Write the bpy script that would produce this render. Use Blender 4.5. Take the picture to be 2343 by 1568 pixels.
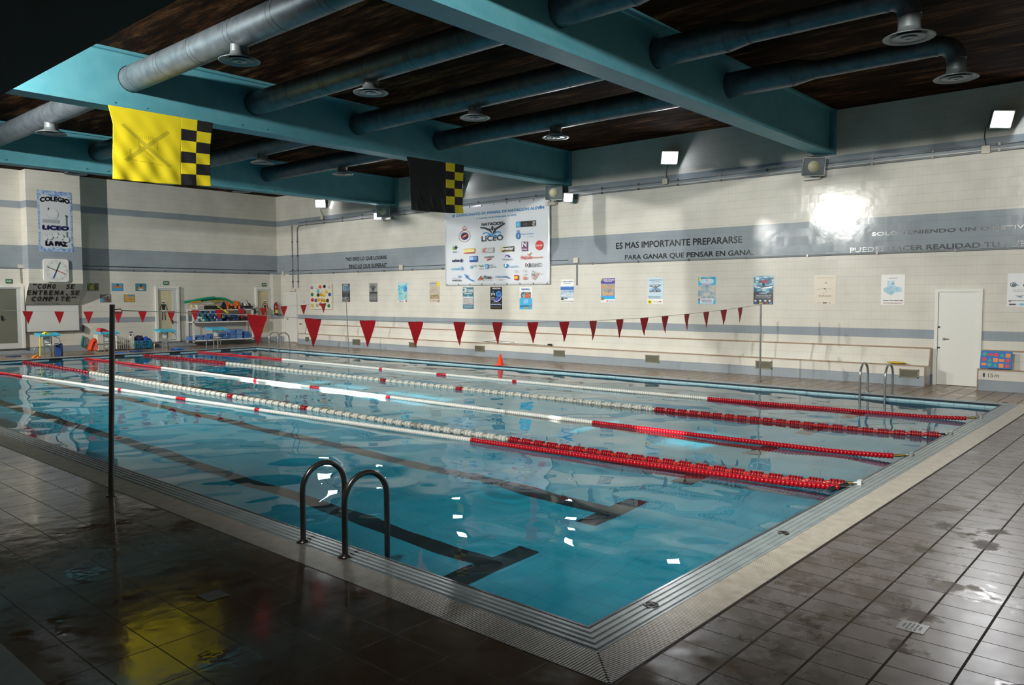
import bpy, math, random
import numpy as np
from mathutils import Vector, Matrix

random.seed(7)
S = bpy.context.scene
COL = S.collection
for o in list(bpy.data.objects):
    bpy.data.objects.remove(o)

# ------------------------------------------------------------------ camera
FPX = 1791.47                       # focal length in pixels of the 2343 px wide frame
CAM = Vector((-3.693, -2.668, 1.9583))
YAW, PIT, ROL = 0.8467, 0.0589, -0.0020
_f = Vector((math.sin(YAW) * math.cos(PIT), math.cos(YAW) * math.cos(PIT), -math.sin(PIT)))
_r = Vector((math.cos(YAW), -math.sin(YAW), 0))
_u = _r.cross(_f)
RT = math.cos(ROL) * _r + math.sin(ROL) * _u
UP = -math.sin(ROL) * _r + math.cos(ROL) * _u
cd = bpy.data.cameras.new('camera')
cd.sensor_width = 36
cd.lens = FPX * 36 / 2343
cd.clip_start = 0.05
cam = bpy.data.objects.new('camera', cd)
COL.objects.link(cam)
m = Matrix((RT, UP, -_f)).transposed().to_4x4()
m.translation = CAM
cam.matrix_world = m
S.camera = cam

def hit(px, py, axis, val):
    """point of the plane axis=val seen at a pixel of the photograph"""
    d = RT * ((px - 1171.5) / FPX) + UP * (-(py - 784) / FPX) + _f
    return CAM + d * ((val - CAM[axis]) / d[axis])

# ------------------------------------------------------------------ world, sun, exposure
w = bpy.data.worlds.new('world')
S.world = w
w.use_nodes = True
w.node_tree.nodes['Background'].inputs[0].default_value = (0.55, 0.68, 0.9, 1)
w.node_tree.nodes['Background'].inputs[1].default_value = 0.6
S.view_settings.view_transform = 'Standard'
S.view_settings.look = 'None'
S.view_settings.exposure = 0.22
S.view_settings.gamma = 1
S.view_settings.use_curve_mapping = False
C = S.cycles
C.use_denoising = True
C.adaptive_threshold = 0.02
C.max_bounces = 10
C.diffuse_bounces = 4
C.glossy_bounces = 5
C.transmission_bounces = 6
C.transparent_max_bounces = 8
C.caustics_reflective = False
C.caustics_refractive = True
C.blur_glossy = 0.3
C.sample_clamp_indirect = 4
C.sample_clamp_direct = 0

XW, YB, XL, YF, ZC = 15.384, 27.99, -5.6, -7.0, 6.32      # inner faces of the hall
PW, PL, ZW = 12.55, 25.0, -0.068                           # pool width, length, water level
BEAMS = (4.1, 11.9, 19.9)
DUCTS = (2.5, 4.94, 7.5, 10.05)

sd = bpy.data.lights.new('sun', 'SUN')
sd.energy = 11
sd.angle = 0.012
sd.color = (1, 0.95, 0.88)
sd.cycles.is_caustics_light = True
sun = bpy.data.objects.new('sun', sd)
COL.objects.link(sun)
sun.rotation_euler = Vector((-1, 0, math.tan(math.radians(24.5)))).to_track_quat('Z', 'Y').to_euler()

def spot(name, loc, target, energy, size_deg, blend=0.6, radius=0.12, color=(1, 0.98, 0.92)):
    d = bpy.data.lights.new(name, 'SPOT')
    d.energy = energy
    d.spot_size = math.radians(size_deg)
    d.spot_blend = blend
    d.shadow_soft_size = radius
    d.color = color
    d.cycles.is_caustics_light = True
    o = bpy.data.objects.new(name, d)
    COL.objects.link(o)
    o.location = loc
    o.rotation_euler = (Vector(loc) - Vector(target)).to_track_quat('Z', 'Y').to_euler()
    return o

# floodlights on the gallery side, all unseen: middle ones placed by tile glare, outer ones added
LEFT_LAMPS = ((-3.3, -3.0, 5.8), (-3.3, 1.4, 5.8), (-3.3, 10.2, 5.78), (-3.3, 14.1, 5.78), (-3.3, 22.3, 5.8))
for p, e_l in zip(LEFT_LAMPS, (2000, 3000, 3800, 4300, 3900)):
    spot('flood_spot', (p[0] + 0.2, p[1], p[2]), (14.0, p[1] + 2.0, 0.6), e_l, 102, 0.85, 0.09)

# ------------------------------------------------------------------ helpers
def lin(c):
    return tuple(((x / 255) / 12.92 if x / 255 <= 0.04045 else ((x / 255 + 0.055) / 1.055) ** 2.4) for x in c)

_mc = {}
def mat(name, rgb=(200, 200, 200), rough=0.5, metal=0.0, spec=0.5, emit=None, estr=0, coat=0.0, lin_rgb=None):
    key = (name, tuple(rgb), rough, metal)
    if key in _mc:
        return _mc[key]
    M = bpy.data.materials.new(name)
    M.use_nodes = True
    b = M.node_tree.nodes['Principled BSDF']
    c = lin_rgb or lin(rgb)
    b.inputs['Base Color'].default_value = (*c, 1)
    b.inputs['Roughness'].default_value = rough
    b.inputs['Metallic'].default_value = metal
    b.inputs['Specular IOR Level'].default_value = spec
    b.inputs['Coat Weight'].default_value = coat
    if emit:
        b.inputs['Emission Color'].default_value = (*lin(emit), 1)
        b.inputs['Emission Strength'].default_value = estr
    M.diffuse_color = (*c, 1)
    _mc[key] = M
    return M

def nd(M, t, **kw):
    n = M.node_tree.nodes.new(t)
    for k, v in kw.items():
        if k in n.inputs.keys():
            n.inputs[k].default_value = v
        else:
            setattr(n, k, v)
    return n
def lk(M, a, b):
    M.node_tree.links.new(a, b)
def bsdf(M):
    return M.node_tree.nodes['Principled BSDF']
def mathn(M, op, a, b=None, clamp=False):
    n = M.node_tree.nodes.new('ShaderNodeMath')
    n.operation = op
    n.use_clamp = clamp
    for i, v in enumerate((a, b)):
        if v is None:
            continue
        if isinstance(v, (int, float)):
            n.inputs[i].default_value = v
        else:
            lk(M, v, n.inputs[i])
    return n.outputs[0]
def mixc(M, f, a, b, mode='MIX'):
    n = M.node_tree.nodes.new('ShaderNodeMix')
    n.data_type = 'RGBA'
    n.blend_type = mode
    for i, v in ((0, f), (6, a), (7, b)):
        if isinstance(v, tuple):
            n.inputs[i].default_value = (*v[:3], 1)
        elif isinstance(v, (int, float)):
            n.inputs[i].default_value = v
        else:
            lk(M, v, n.inputs[i])
    return n.outputs[2]
def pos(M):
    g = nd(M, 'ShaderNodeNewGeometry')
    s = nd(M, 'ShaderNodeSeparateXYZ')
    lk(M, g.outputs['Position'], s.inputs[0])
    return g.outputs['Position'], s.outputs
def comb(M, x, y, z=0.0):
    c = nd(M, 'ShaderNodeCombineXYZ')
    for i, v in enumerate((x, y, z)):
        if isinstance(v, (int, float)):
            c.inputs[i].default_value = v
        else:
            lk(M, v, c.inputs[i])
    return c.outputs[0]
def noise(M, vec, scale, detail=3, rough=0.55):
    n = nd(M, 'ShaderNodeTexNoise')
    n.inputs['Scale'].default_value = scale
    n.inputs['Detail'].default_value = detail
    n.inputs['Roughness'].default_value = rough
    lk(M, vec, n.inputs['Vector'])
    return n.outputs['Fac']
def ramp(M, fac, stops):
    r = nd(M, 'ShaderNodeValToRGB')
    e = r.color_ramp.elements
    while len(e) < len(stops):
        e.new(0.5)
    for i, (p, c) in enumerate(stops):
        e[i].position = p
        e[i].color = (*c[:3], 1) if isinstance(c, tuple) else (c, c, c, 1)
    lk(M, fac, r.inputs[0])
    return r.outputs[0]
def bump(M, h, strength, dist=0.01):
    b = nd(M, 'ShaderNodeBump')
    b.inputs['Strength'].default_value = strength
    b.inputs['Distance'].default_value = dist
    lk(M, h, b.inputs['Height'])
    lk(M, b.outputs[0], bsdf(M).inputs['Normal'])

def mottled(name, a, b, scale, rough=0.6, stretch=(1, 1, 1), metal=0, bmp=0.0):
    """two-colour noise material"""
    M = mat(name, a, rough, metal)
    p, _ = pos(M)
    mp = nd(M, 'ShaderNodeMapping')
    mp.inputs['Scale'].default_value = stretch
    lk(M, p, mp.inputs[0])
    n = noise(M, mp.outputs[0], scale, 5, 0.6)
    lk(M, ramp(M, n, ((0.35, lin(a)), (0.65, lin(b)))), bsdf(M).inputs['Base Color'])
    if bmp:
        bump(M, n, bmp, 0.02)
    return M

class MB:
    """collects shapes in world coordinates; build() links them as ONE mesh object"""
    def __init__(s):
        s.v, s.f, s.m, s.sm = [], [], [], []
    def add(s, vs, fs, mi=0, smooth=False):
        n = len(s.v)
        s.v += [tuple(v) for v in vs]
        s.f += [tuple(n + i for i in f) for f in fs]
        s.m += [mi] * len(fs)
        s.sm += [smooth] * len(fs)
        return s
    def box(s, x0, x1, y0, y1, z0, z1, mi=0):
        v = [(x, y, z) for z in (z0, z1) for y in (y0, y1) for x in (x0, x1)]
        return s.add(v, [(0, 2, 3, 1), (4, 5, 7, 6), (0, 1, 5, 4), (2, 6, 7, 3), (0, 4, 6, 2), (1, 3, 7, 5)], mi)
    def obox(s, c, a, b, d, mi=0):
        """box with centre c and half-axis vectors a, b, d"""
        c, a, b, d = map(Vector, (c, a, b, d))
        v = [c + i * a + j * b + k * d for k in (-1, 1) for j in (-1, 1) for i in (-1, 1)]
        return s.add(v, [(0, 2, 3, 1), (4, 5, 7, 6), (0, 1, 5, 4), (2, 6, 7, 3), (0, 4, 6, 2), (1, 3, 7, 5)], mi)
    def tube(s, pts, r, n=12, mi=0, caps=True):
        pts = [Vector(p) for p in pts]
        rs = r if isinstance(r, (list, tuple)) else [r] * len(pts)
        ref = Vector((0, 0, 1)) if abs((pts[1] - pts[0]).normalized().z) < 0.9 else Vector((0, 1, 0))
        vs = []
        for i, p in enumerate(pts):
            t = (pts[min(i + 1, len(pts) - 1)] - pts[max(i - 1, 0)]).normalized()
            a = t.cross(ref)
            if a.length < 1e-4:
                a = t.cross(Vector((1, 0, 0)))
            a.normalize()
            b = a.cross(t).normalized()
            ref = b
            vs += [p + rs[i] * (math.cos(2 * math.pi * k / n) * a + math.sin(2 * math.pi * k / n) * b) for k in range(n)]
        fs = [(i * n + k, i * n + (k + 1) % n, (i + 1) * n + (k + 1) % n, (i + 1) * n + k) for i in range(len(pts) - 1) for k in range(n)]
        s.add(vs, fs, mi, True)
        if caps:
            for i in (0, len(pts) - 1):
                s.add(vs[i * n:(i + 1) * n], [tuple(range(n))], mi)
        return s
    def lathe(s, c, prof, axis=(0, 0, 1), n=24, mi=0, smooth=True):
        c, ax = Vector(c), Vector(axis).normalized()
        a = ax.orthogonal().normalized()
        b = ax.cross(a)
        vs = []
        for r, h in prof:
            vs += [c + ax * h + r * (math.cos(2 * math.pi * k / n) * a + math.sin(2 * math.pi * k / n) * b) for k in range(n)]
        fs = [(i * n + k, i * n + (k + 1) % n, (i + 1) * n + (k + 1) % n, (i + 1) * n + k) for i in range(len(prof) - 1) for k in range(n)]
        s.add(vs, fs, mi, smooth)
        if prof[0][0] > 1e-4:
            s.add(vs[:n], [tuple(reversed(range(n)))], mi)
        if prof[-1][0] > 1e-4:
            s.add(vs[-n:], [tuple(range(n))], mi)
        return s
    def prism(s, poly, d, mi=0):
        """closed polygon (3-D points) pushed along vector d"""
        d = Vector(d)
        n = len(poly)
        vs = [Vector(p) for p in poly] + [Vector(p) + d for p in poly]
        fs = [tuple(range(n)), tuple(reversed(range(n, 2 * n)))] + [(i, (i + 1) % n, n + (i + 1) % n, n + i) for i in range(n)]
        return s.add(vs, fs, mi)
    def ball(s, c, rx, ry, rz, mi=0, n=14, k=8):
        vs, fs = [], []
        for i in range(k + 1):
            th = math.pi * i / k
            for j in range(n):
                ph = 2 * math.pi * j / n
                vs.append((c[0] + rx * math.sin(th) * math.cos(ph), c[1] + ry * math.sin(th) * math.sin(ph), c[2] + rz * math.cos(th)))
        for i in range(k):
            for j in range(n):
                fs.append((i * n + j, (i + 1) * n + j, (i + 1) * n + (j + 1) % n, i * n + (j + 1) % n))
        return s.add(vs, fs, mi, True)
    def build(s, name, mats, parent=None, origin=None, bevel=0, subsurf=0):
        o3 = Vector(ORG[parent.name]) if parent else Vector(origin if origin is not None else (0, 0, 0))
        me = bpy.data.meshes.new(name)
        me.from_pydata([tuple(Vector(v) - o3) for v in s.v], [], s.f)
        for M in (mats if isinstance(mats, (list, tuple)) else [mats]):
            me.materials.append(M)
        me.polygons.foreach_set('material_index', s.m)
        me.polygons.foreach_set('use_smooth', s.sm)
        me.update()
        o = bpy.data.objects.new(name, me)
        COL.objects.link(o)
        if parent:
            o.parent = parent
        else:
            o.location = o3
        ORG[o.name] = tuple(o3)
        if bevel:
            b = o.modifiers.new('bevel', 'BEVEL')
            b.width = bevel
            b.segments = 2
            b.limit_method = 'ANGLE'
        if subsurf:
            b = o.modifiers.new('subsurf', 'SUBSURF')
            b.levels = b.render_levels = subsurf
        return o
ORG = {}

def tag(o, label=None, cat=None, group=None, kind=None):
    if label: o['label'] = label
    if cat: o['category'] = cat
    if group: o['group'] = group
    if kind: o['kind'] = kind
    return o
def thing(name, loc, label, cat, group=None, rotz=0):
    o = bpy.data.objects.new(name, None)
    o.empty_display_size = 0.1
    COL.objects.link(o)
    o.location = loc
    ORG[o.name] = tuple(loc)
    return tag(o, label, cat, group)
def struct(name, mb, mats, **k):
    return tag(mb.build(name, mats, **k), kind='structure')
def kids(o):
    return [c for c in COL.objects if c.parent == o]
def copy_tree(o, loc=None, rz=None, parent=None, label=None, group=None):
    c = o.copy()
    COL.objects.link(c)
    if parent: c.parent = parent
    if loc is not None: c.location = loc
    if rz is not None: c.rotation_euler[2] = rz
    if label: c['label'] = label
    if group: c['group'] = group
    for ch in list(o.children):
        copy_tree(ch, parent=c)
    return c

# ------------------------------------------------------------------ printed matter (text and flat marks)
FONT = {}
def text_geo(s):
    if s in FONT:
        return FONT[s]
    cu = bpy.data.curves.new('t', 'FONT')
    cu.body = s
    cu.resolution_u = 3
    ob = bpy.data.objects.new('t', cu)
    me = ob.to_mesh()
    vs = np.array([v.co[:2] for v in me.vertices])
    fs = [tuple(p.vertices) for p in me.polygons]
    ob.to_mesh_clear()
    bpy.data.objects.remove(ob)
    bpy.data.curves.remove(cu)
    FONT[s] = (vs, fs)
    return FONT[s]

class Print:
    """flat marks on a plane: frame(origin, u, v, n); every mark sits a hair further out"""
    def __init__(s, fr, d0=0.002):
        s.o, s.u, s.v, s.n = map(Vector, fr)
        s.mb, s.mats, s.k, s.d0 = MB(), [], 0, d0
    def mi(s, rgb):
        M = rgb if not isinstance(rgb, tuple) else mat('ink', rgb, 0.45)
        if M not in s.mats:
            s.mats.append(M)
        return s.mats.index(M)
    def P(s, x, y, d):
        return s.o + s.u * x + s.v * y + s.n * d
    def lay(s):
        s.k += 1
        return s.d0 + 0.0006 * s.k
    def poly(s, pts, rgb):
        d = s.lay()
        s.mb.add([s.P(x, y, d) for x, y in pts], [tuple(range(len(pts)))], s.mi(rgb))
        return s
    def rect(s, x0, y0, x1, y1, rgb):
        return s.poly([(x0, y0), (x1, y0), (x1, y1), (x0, y1)], rgb)
    def disc(s, x, y, rx, ry, rgb, n=20, a0=0, a1=360):
        return s.poly([(x + rx * math.cos(math.radians(a0 + (a1 - a0) * i / n)), y + ry * math.sin(math.radians(a0 + (a1 - a0) * i / n))) for i in range(n + (a1 - a0 < 360))], rgb)
    def ring(s, x, y, rx, ry, w, rgb, n=24):
        d = s.lay()
        vs = []
        for i in range(n):
            c, q = math.cos(2 * math.pi * i / n), math.sin(2 * math.pi * i / n)
            vs += [s.P(x + rx * c, y + ry * q, d), s.P(x + (rx - w) * c, y + (ry - w) * q, d)]
        s.mb.add(vs, [(2 * i, (2 * i + 2) % (2 * n), (2 * i + 3) % (2 * n), 2 * i + 1) for i in range(n)], s.mi(rgb))
        return s
    def line(s, pts, w, rgb):
        for (a, b), (c, d_) in zip(pts[:-1], pts[1:]):
            L = math.hypot(c - a, d_ - b) or 1
            nx, ny = -(d_ - b) / L * w / 2, (c - a) / L * w / 2
            s.poly([(a + nx, b + ny), (a - nx, b - ny), (c - nx, d_ - ny), (c + nx, d_ + ny)], rgb)
        return s
    def text(s, t, x0, y0, x1, y1, rgb, bold=0.0, slant=0.0, arc=0.0):
        """text stretched to fill the box"""
        vs, fs = text_geo(t)
        a, b = vs.min(0), vs.max(0)
        d = s.lay()
        for dx, dy in ((0, 0),) if not bold else ((0, 0), (bold, 0), (0, bold), (bold, bold), (-bold, 0), (0, -bold)):
            out = []
            for q in vs:
                fx = (q[0] - a[0]) / max(b[0] - a[0], 1e-6)
                fy = (q[1] - a[1]) / max(b[1] - a[1], 1e-6)
                out.append(s.P(x0 + fx * (x1 - x0) + slant * fy * (y1 - y0) + dx, y0 + fy * (y1 - y0) + dy - arc * (2 * fx - 1) ** 2, d + abs(dx) * 0.02 + abs(dy) * 0.03))
            s.mb.add(out, fs, s.mi(rgb))
        return s
    def lines(s, x0, y0, x1, y1, n, rgb, fill=0.45, seed=1):
        """rows of print too small to read, as short bars"""
        R = random.Random(seed)
        h = (y1 - y0) / n
        for i in range(n):
            x = x0 + R.uniform(0, 0.06) * (x1 - x0)
            while x < x1 - 0.03 * (x1 - x0):
                e = min(x1, x + R.uniform(0.08, 0.25) * (x1 - x0))
                s.rect(x, y1 - (i + 1) * h + h * (1 - fill) / 2, e, y1 - i * h - h * (1 - fill) / 2, rgb)
                x = e + 0.03 * (x1 - x0)
        return s
    def build(s, name, parent):
        return s.mb.build(name, s.mats, parent=parent)
# ------------------------------------------------------------------ materials of the hall
def wall_mat(name, axis):
    """glazed wall tiles: cream with blue-grey courses at fixed heights"""
    M = mat(name, (214, 208, 190), 0.2, spec=0.38)
    p, (x, y, z) = pos(M)
    a = (x, y)[axis]
    def band(lo, hi):
        return mathn(M, 'MULTIPLY', mathn(M, 'GREATER_THAN', z, lo), mathn(M, 'LESS_THAN', z, hi))
    g = band(-1, 0.225)
    for lo, hi in ((1.0, 1.2), (2.93, 3.75), (5.02, 5.26)):
        g = mathn(M, 'ADD', g, band(lo, hi))
    n = noise(M, p, 1.3, 4)
    cream = ramp(M, n, ((0.3, lin((210, 207, 197))), (0.7, lin((224, 221, 211)))))
    grey = ramp(M, n, ((0.3, lin((144, 154, 162))), (0.7, lin((158, 167, 174)))))
    col = mixc(M, g, cream, grey)
    def joint(c, pitch, width):
        f = mathn(M, 'FRACT', mathn(M, 'DIVIDE', mathn(M, 'ADD', c, 50.0), pitch))
        return mathn(M, 'LESS_THAN', f, width / pitch)
    jh, jv = joint(z, 0.2, 0.007), joint(a, 0.1, 0.004)
    j = mathn(M, 'MULTIPLY', jh, 0.26)
    j = mathn(M, 'MAXIMUM', j, mathn(M, 'MULTIPLY', jv, 0.13))
    col = mixc(M, j, col, lin((95, 92, 84)))
    lk(M, col, bsdf(M).inputs['Base Color'])
    # every tile sits at a very slightly different angle
    cell = comb(M, mathn(M, 'FLOOR', mathn(M, 'DIVIDE', a, 0.1)), mathn(M, 'FLOOR', mathn(M, 'DIVIDE', z, 0.2)))
    wn = nd(M, 'ShaderNodeTexWhiteNoise')
    lk(M, cell, wn.inputs['Vector'])
    bump(M, mathn(M, 'ADD', mathn(M, 'MULTIPLY', n, 1.0), mathn(M, 'MULTIPLY', jh, -0.2)), 0.25, 0.02)
    lk(M, mathn(M, 'ADD', mathn(M, 'MULTIPLY', wn.outputs[0], 0.05), 0.11), bsdf(M).inputs['Roughness'])
    return M
M_WR, M_WB = wall_mat('tiled_wall_long', 1), wall_mat('tiled_wall_short', 0)

def deck_mat():
    M = mat('deck_tiles', (120, 100, 85), 0.3)
    p, (x, y, z) = pos(M)
    def fr(c, pitch, off):
        return mathn(M, 'FRACT', mathn(M, 'DIVIDE', mathn(M, 'ADD', c, 60.0 * pitch + off), pitch))
    fx, fy = fr(x, 0.222, 0.02), fr(y, 0.32, 0.189)
    j = mathn(M, 'MAXIMUM', mathn(M, 'LESS_THAN', fx, 0.035), mathn(M, 'LESS_THAN', fy, 0.045))
    j2 = mathn(M, 'MAXIMUM', mathn(M, 'LESS_THAN', fr(x, 0.33, 0.16), 0.022), mathn(M, 'LESS_THAN', fr(y, 0.44, 0.1), 0.018))
    sw = mathn(M, 'LESS_THAN', x, -0.49)            # larger tiles on the gallery side
    j = mathn(M, 'ADD', mathn(M, 'MULTIPLY', sw, j2), mathn(M, 'MULTIPLY', mathn(M, 'SUBTRACT', 1.0, sw), j))
    lk(M, mathn(M, 'SUBTRACT', 0.5, mathn(M, 'MULTIPLY', j, 0.45)), bsdf(M).inputs['Specular IOR Level'])
    n = noise(M, p, 1.1, 6, 0.62)
    n2 = noise(M, p, 7, 5, 0.6)
    cell = comb(M, mathn(M, 'FLOOR', mathn(M, 'DIVIDE', mathn(M, 'ADD', x, 60 * 0.222 + 0.02), 0.222)), mathn(M, 'FLOOR', mathn(M, 'DIVIDE', mathn(M, 'ADD', y, 60 * 0.32 + 0.189), 0.32)))
    wn = nd(M, 'ShaderNodeTexWhiteNoise')
    lk(M, cell, wn.inputs['Vector'])
    c = ramp(M, n, ((0.36, (0.085, 0.060, 0.036)), (0.46, (0.14, 0.118, 0.108)), (0.66, (0.15, 0.132, 0.13))))
    c = mixc(M, 0.35, c, ramp(M, n2, ((0.3, (0.085, 0.068, 0.06)), (0.7, (0.17, 0.148, 0.142)))))
    c = mixc(M, mathn(M, 'MULTIPLY', wn.outputs[0], 0.3), c, (0.06, 0.05, 0.04))
    farside = mathn(M, 'MAXIMUM', mathn(M, 'GREATER_THAN', x, 12.7), mathn(M, 'GREATER_THAN', y, 25.2))   # paler, warmer tiles on the two far sides
    c = mixc(M, mathn(M, 'MULTIPLY', farside, 0.9), c, ramp(M, n2, ((0.3, (0.24, 0.175, 0.115)), (0.7, (0.36, 0.27, 0.185)))))
    c = mixc(M, mathn(M, 'MULTIPLY', j, 0.95), c, (0.012, 0.008, 0.006))
    moss = mathn(M, 'MULTIPLY', ramp(M, noise(M, p, 3.4, 6, 0.7), ((0.47, 0.0), (0.58, 1.0))), mathn(M, 'MULTIPLY', mathn(M, 'GREATER_THAN', y, -1.35), mathn(M, 'GREATER_THAN', x, -0.4)))
    c = mixc(M, mathn(M, 'MULTIPLY', mathn(M, 'MULTIPLY', moss, 0.75), mathn(M, 'SUBTRACT', 1.0, farside)), c, (0.045, 0.034, 0.016))
    # standing water: a thin film over large patches, wettest on the gallery side; wet tile is darker
    wet = mathn(M, 'ADD', n, mathn(M, 'MULTIPLY', mathn(M, 'SUBTRACT', 0.2, x), 0.25), True)
    wf = ramp(M, wet, ((0.5, 0.0), (0.66, 1.0)))
    c = mixc(M, mathn(M, 'MULTIPLY', wf, 0.85), c, mixc(M, 1.0, c, (1.25, 0.95, 0.58), 'MULTIPLY'))
    lk(M, c, bsdf(M).inputs['Base Color'])
    puddle = ramp(M, noise(M, p, 2.6, 5, 0.6), ((0.55, 0.0), (0.63, 1.0)))
    dry = mathn(M, 'ADD', ramp(M, wet, ((0.45, 0.25), (0.68, 0.06))), mathn(M, 'MULTIPLY', n2, 0.12))
    rough = mathn(M, 'MULTIPLY', dry, mathn(M, 'SUBTRACT', 1.0, mathn(M, 'MULTIPLY', puddle, 0.75)))
    lk(M, mathn(M, 'ADD', rough, mathn(M, 'MULTIPLY', j, 0.3)), bsdf(M).inputs['Roughness'])
    h = mathn(M, 'ADD', mathn(M, 'MULTIPLY', noise(M, p, 3.0, 2), 1.0), mathn(M, 'MULTIPLY', j, -0.25))
    h = mathn(M, 'ADD', h, mathn(M, 'MULTIPLY', sw, mathn(M, 'MULTIPLY', noise(M, p, 8.0, 2), 0.3)))
    bump(M, h, 0.17, 0.02)
    return M
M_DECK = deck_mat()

def coping_mat(name, axis):
    M = mat(name, (140, 152, 152), 0.3)
    p, xyz = pos(M)
    a = xyz[axis]
    f = mathn(M, 'FRACT', mathn(M, 'DIVIDE', mathn(M, 'ADD', a, 50.0), 0.245))
    j = mathn(M, 'LESS_THAN', f, 0.025)
    n = noise(M, p, 5, 4)
    c = ramp(M, n, ((0.3, lin((128, 140, 142))), (0.7, lin((150, 162, 163)))))
    lk(M, mixc(M, mathn(M, 'MULTIPLY', j, 0.5), c, lin((80, 84, 82))), bsdf(M).inputs['Base Color'])
    bump(M, noise(M, p, 40, 2), 0.15, 0.004)
    return M
M_COPX, M_COPY = coping_mat('coping_tile_x', 0), coping_mat('coping_tile_y', 1)
M_GRATE = mottled('grate_bars', (184, 178, 166), (164, 157, 144), 9, 0.35)
M_DARK = mat('dark_gap', (12, 13, 15), 0.5)
M_LIP = mat('pool_edge_lip', (44, 50, 58), 0.25)

def pool_mat(axis):
    M = mat('pool_tiles_%s' % 'xyf'[axis], (60, 170, 200), 0.25)
    p, (x, y, z) = pos(M)
    u, v = ((x, z), (y, z), (x, y))[axis]
    def fr(c, pitch):
        return mathn(M, 'LESS_THAN', mathn(M, 'FRACT', mathn(M, 'DIVIDE', mathn(M, 'ADD', c, 50.0), pitch)), 0.03)
    j = mathn(M, 'MAXIMUM', fr(u, 0.25), fr(v, 0.25))
    n = noise(M, p, 1.5, 3)
    c = ramp(M, n, ((0.3, (0.012, 0.33, 0.48)), (0.7, (0.026, 0.41, 0.56))))
    c = mixc(M, mathn(M, 'MULTIPLY', j, 0.55), c, (0.03, 0.16, 0.22))
    if axis < 2:
        top = mathn(M, 'GREATER_THAN', z, -0.34)
        c = mixc(M, top, c, mixc(M, mathn(M, 'MULTIPLY', fr(u, 0.25), 0.6), lin((170, 205, 212)), lin((60, 80, 90))))
    lk(M, c, bsdf(M).inputs['Base Color'])
    return M
M_PX, M_PY, M_PF = pool_mat(0), pool_mat(1), pool_mat(2)
M_BLACK = mat('black_tile', (16, 18, 22), 0.35)
M_BLUEBEAM = mottled('turquoise_paint', (82, 150, 164), (94, 158, 170), 3, 0.5)
M_WHITE = mat('white_paint', (226, 226, 220), 0.35)
M_ALU = mat('white_aluminium', (205, 208, 208), 0.35)
M_STEEL = mat('stainless_steel', (176, 176, 174), 0.26, 0.8)
M_STEELD = mat('worn_steel', (104, 101, 99), 0.3, 0.9)
M_GALV = mottled('galvanised_duct', (110, 120, 126), (88, 97, 104), 5, 0.42, (1, 1, 1), 0.55)
M_BLK = mat('black_plastic', (22, 22, 24), 0.4)
M_GREYP = mat('grey_conduit', (128, 134, 138), 0.45)
M_BOX = mat('cream_box', (206, 200, 184), 0.45)
M_RED = mat('red_vinyl', (160, 13, 24), 0.55)

# ------------------------------------------------------------------ the hall
MZ = 0.22
mb = MB()
ga, gb = -0.49, 12.88
mb.box(XL, ga, YF, YB, -MZ, 0)                    # gallery side
mb.box(ga, XW, YF, ga, -MZ, 0)                    # near side
mb.box(gb, XW, ga, YB, -MZ, 0)                    # right side
mb.box(ga, gb, 25.33, YB, -MZ, 0)                 # starting-block side
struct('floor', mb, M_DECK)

# ridged coping tiles, mitred round the four corners
prof = [(0.0, -0.004), (0.02, 0.0)]
for k in range(4):
    s0 = 0.03 + k * 0.05
    prof += [(s0, 0.0), (s0 + 0.005, 0.006), (s0 + 0.03, 0.006), (s0 + 0.035, 0.0)]
prof += [(0.235, 0.0), (0.235, -0.1)]
mb = MB()
def corner(i, d):
    x0, x1, y0, y1 = -d, PW + d * 1.4, -d, PL + d * 1.4
    return ((x0, y0), (x1, y0), (x1, y1), (x0, y1))[i]
for side in range(4):
    vs = []
    for d, z in prof:
        a, b = corner(side, d), corner((side + 1) % 4, d)
        vs += [(a[0], a[1], z), (b[0], b[1], z)]
    mb.add(vs, [(2 * i, 2 * i + 1, 2 * i + 3, 2 * i + 2) for i in range(len(prof) - 1)], 0 if side % 2 == 0 else 1)
struct('trim_1', mb, [M_COPX, M_COPY])
mb = MB()                                          # dark lip along the water
for side in range(4):
    vs = []
    for d, z in ((-0.006, -0.034), (-0.006, 0.003), (0.014, 0.003)):
        a, b = corner(side, d), corner((side + 1) % 4, d)
        vs += [(a[0], a[1], z), (b[0], b[1], z)]
    mb.add(vs, [(0, 1, 3, 2), (2, 3, 5, 4)])
struct('trim_2', mb, M_LIP)
# overflow grate: cross bars over a dark channel, on the near and the gallery side
mb = MB()
g0, g1 = 0.24, 0.488
mb.box(-g1, -g0, -g1, 25.3, -0.1, -0.03, 1)
mb.box(-g0, gb, -g1, -g0, -0.1, -0.03, 1)
x = -g1 + 0.004
while x < gb - 0.02:
    y1 = -g0 if x > -g0 else x
    if y1 + g1 > 0.01:
        mb.box(x, x + 0.0125, -g1, y1, -0.03, 0.001, 0)
    x += 0.019
y = -g1 + 0.004
while y < 25.28:
    x1 = -g0 if y > -g0 else y
    if x1 + g1 > 0.01:
        mb.box(-g1, x1, y, y + 0.0125, -0.03, 0.001, 0)
    y += 0.019
mb.box(-g1, gb, -g1 - 0.004, -g1 + 0.003, -0.05, 0.002, 1)
mb.box(-g1 - 0.004, -g1 + 0.003, -g1, 25.3, -0.05, 0.002, 1)
struct('trim_3', mb, [M_GRATE, M_DARK])

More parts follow.
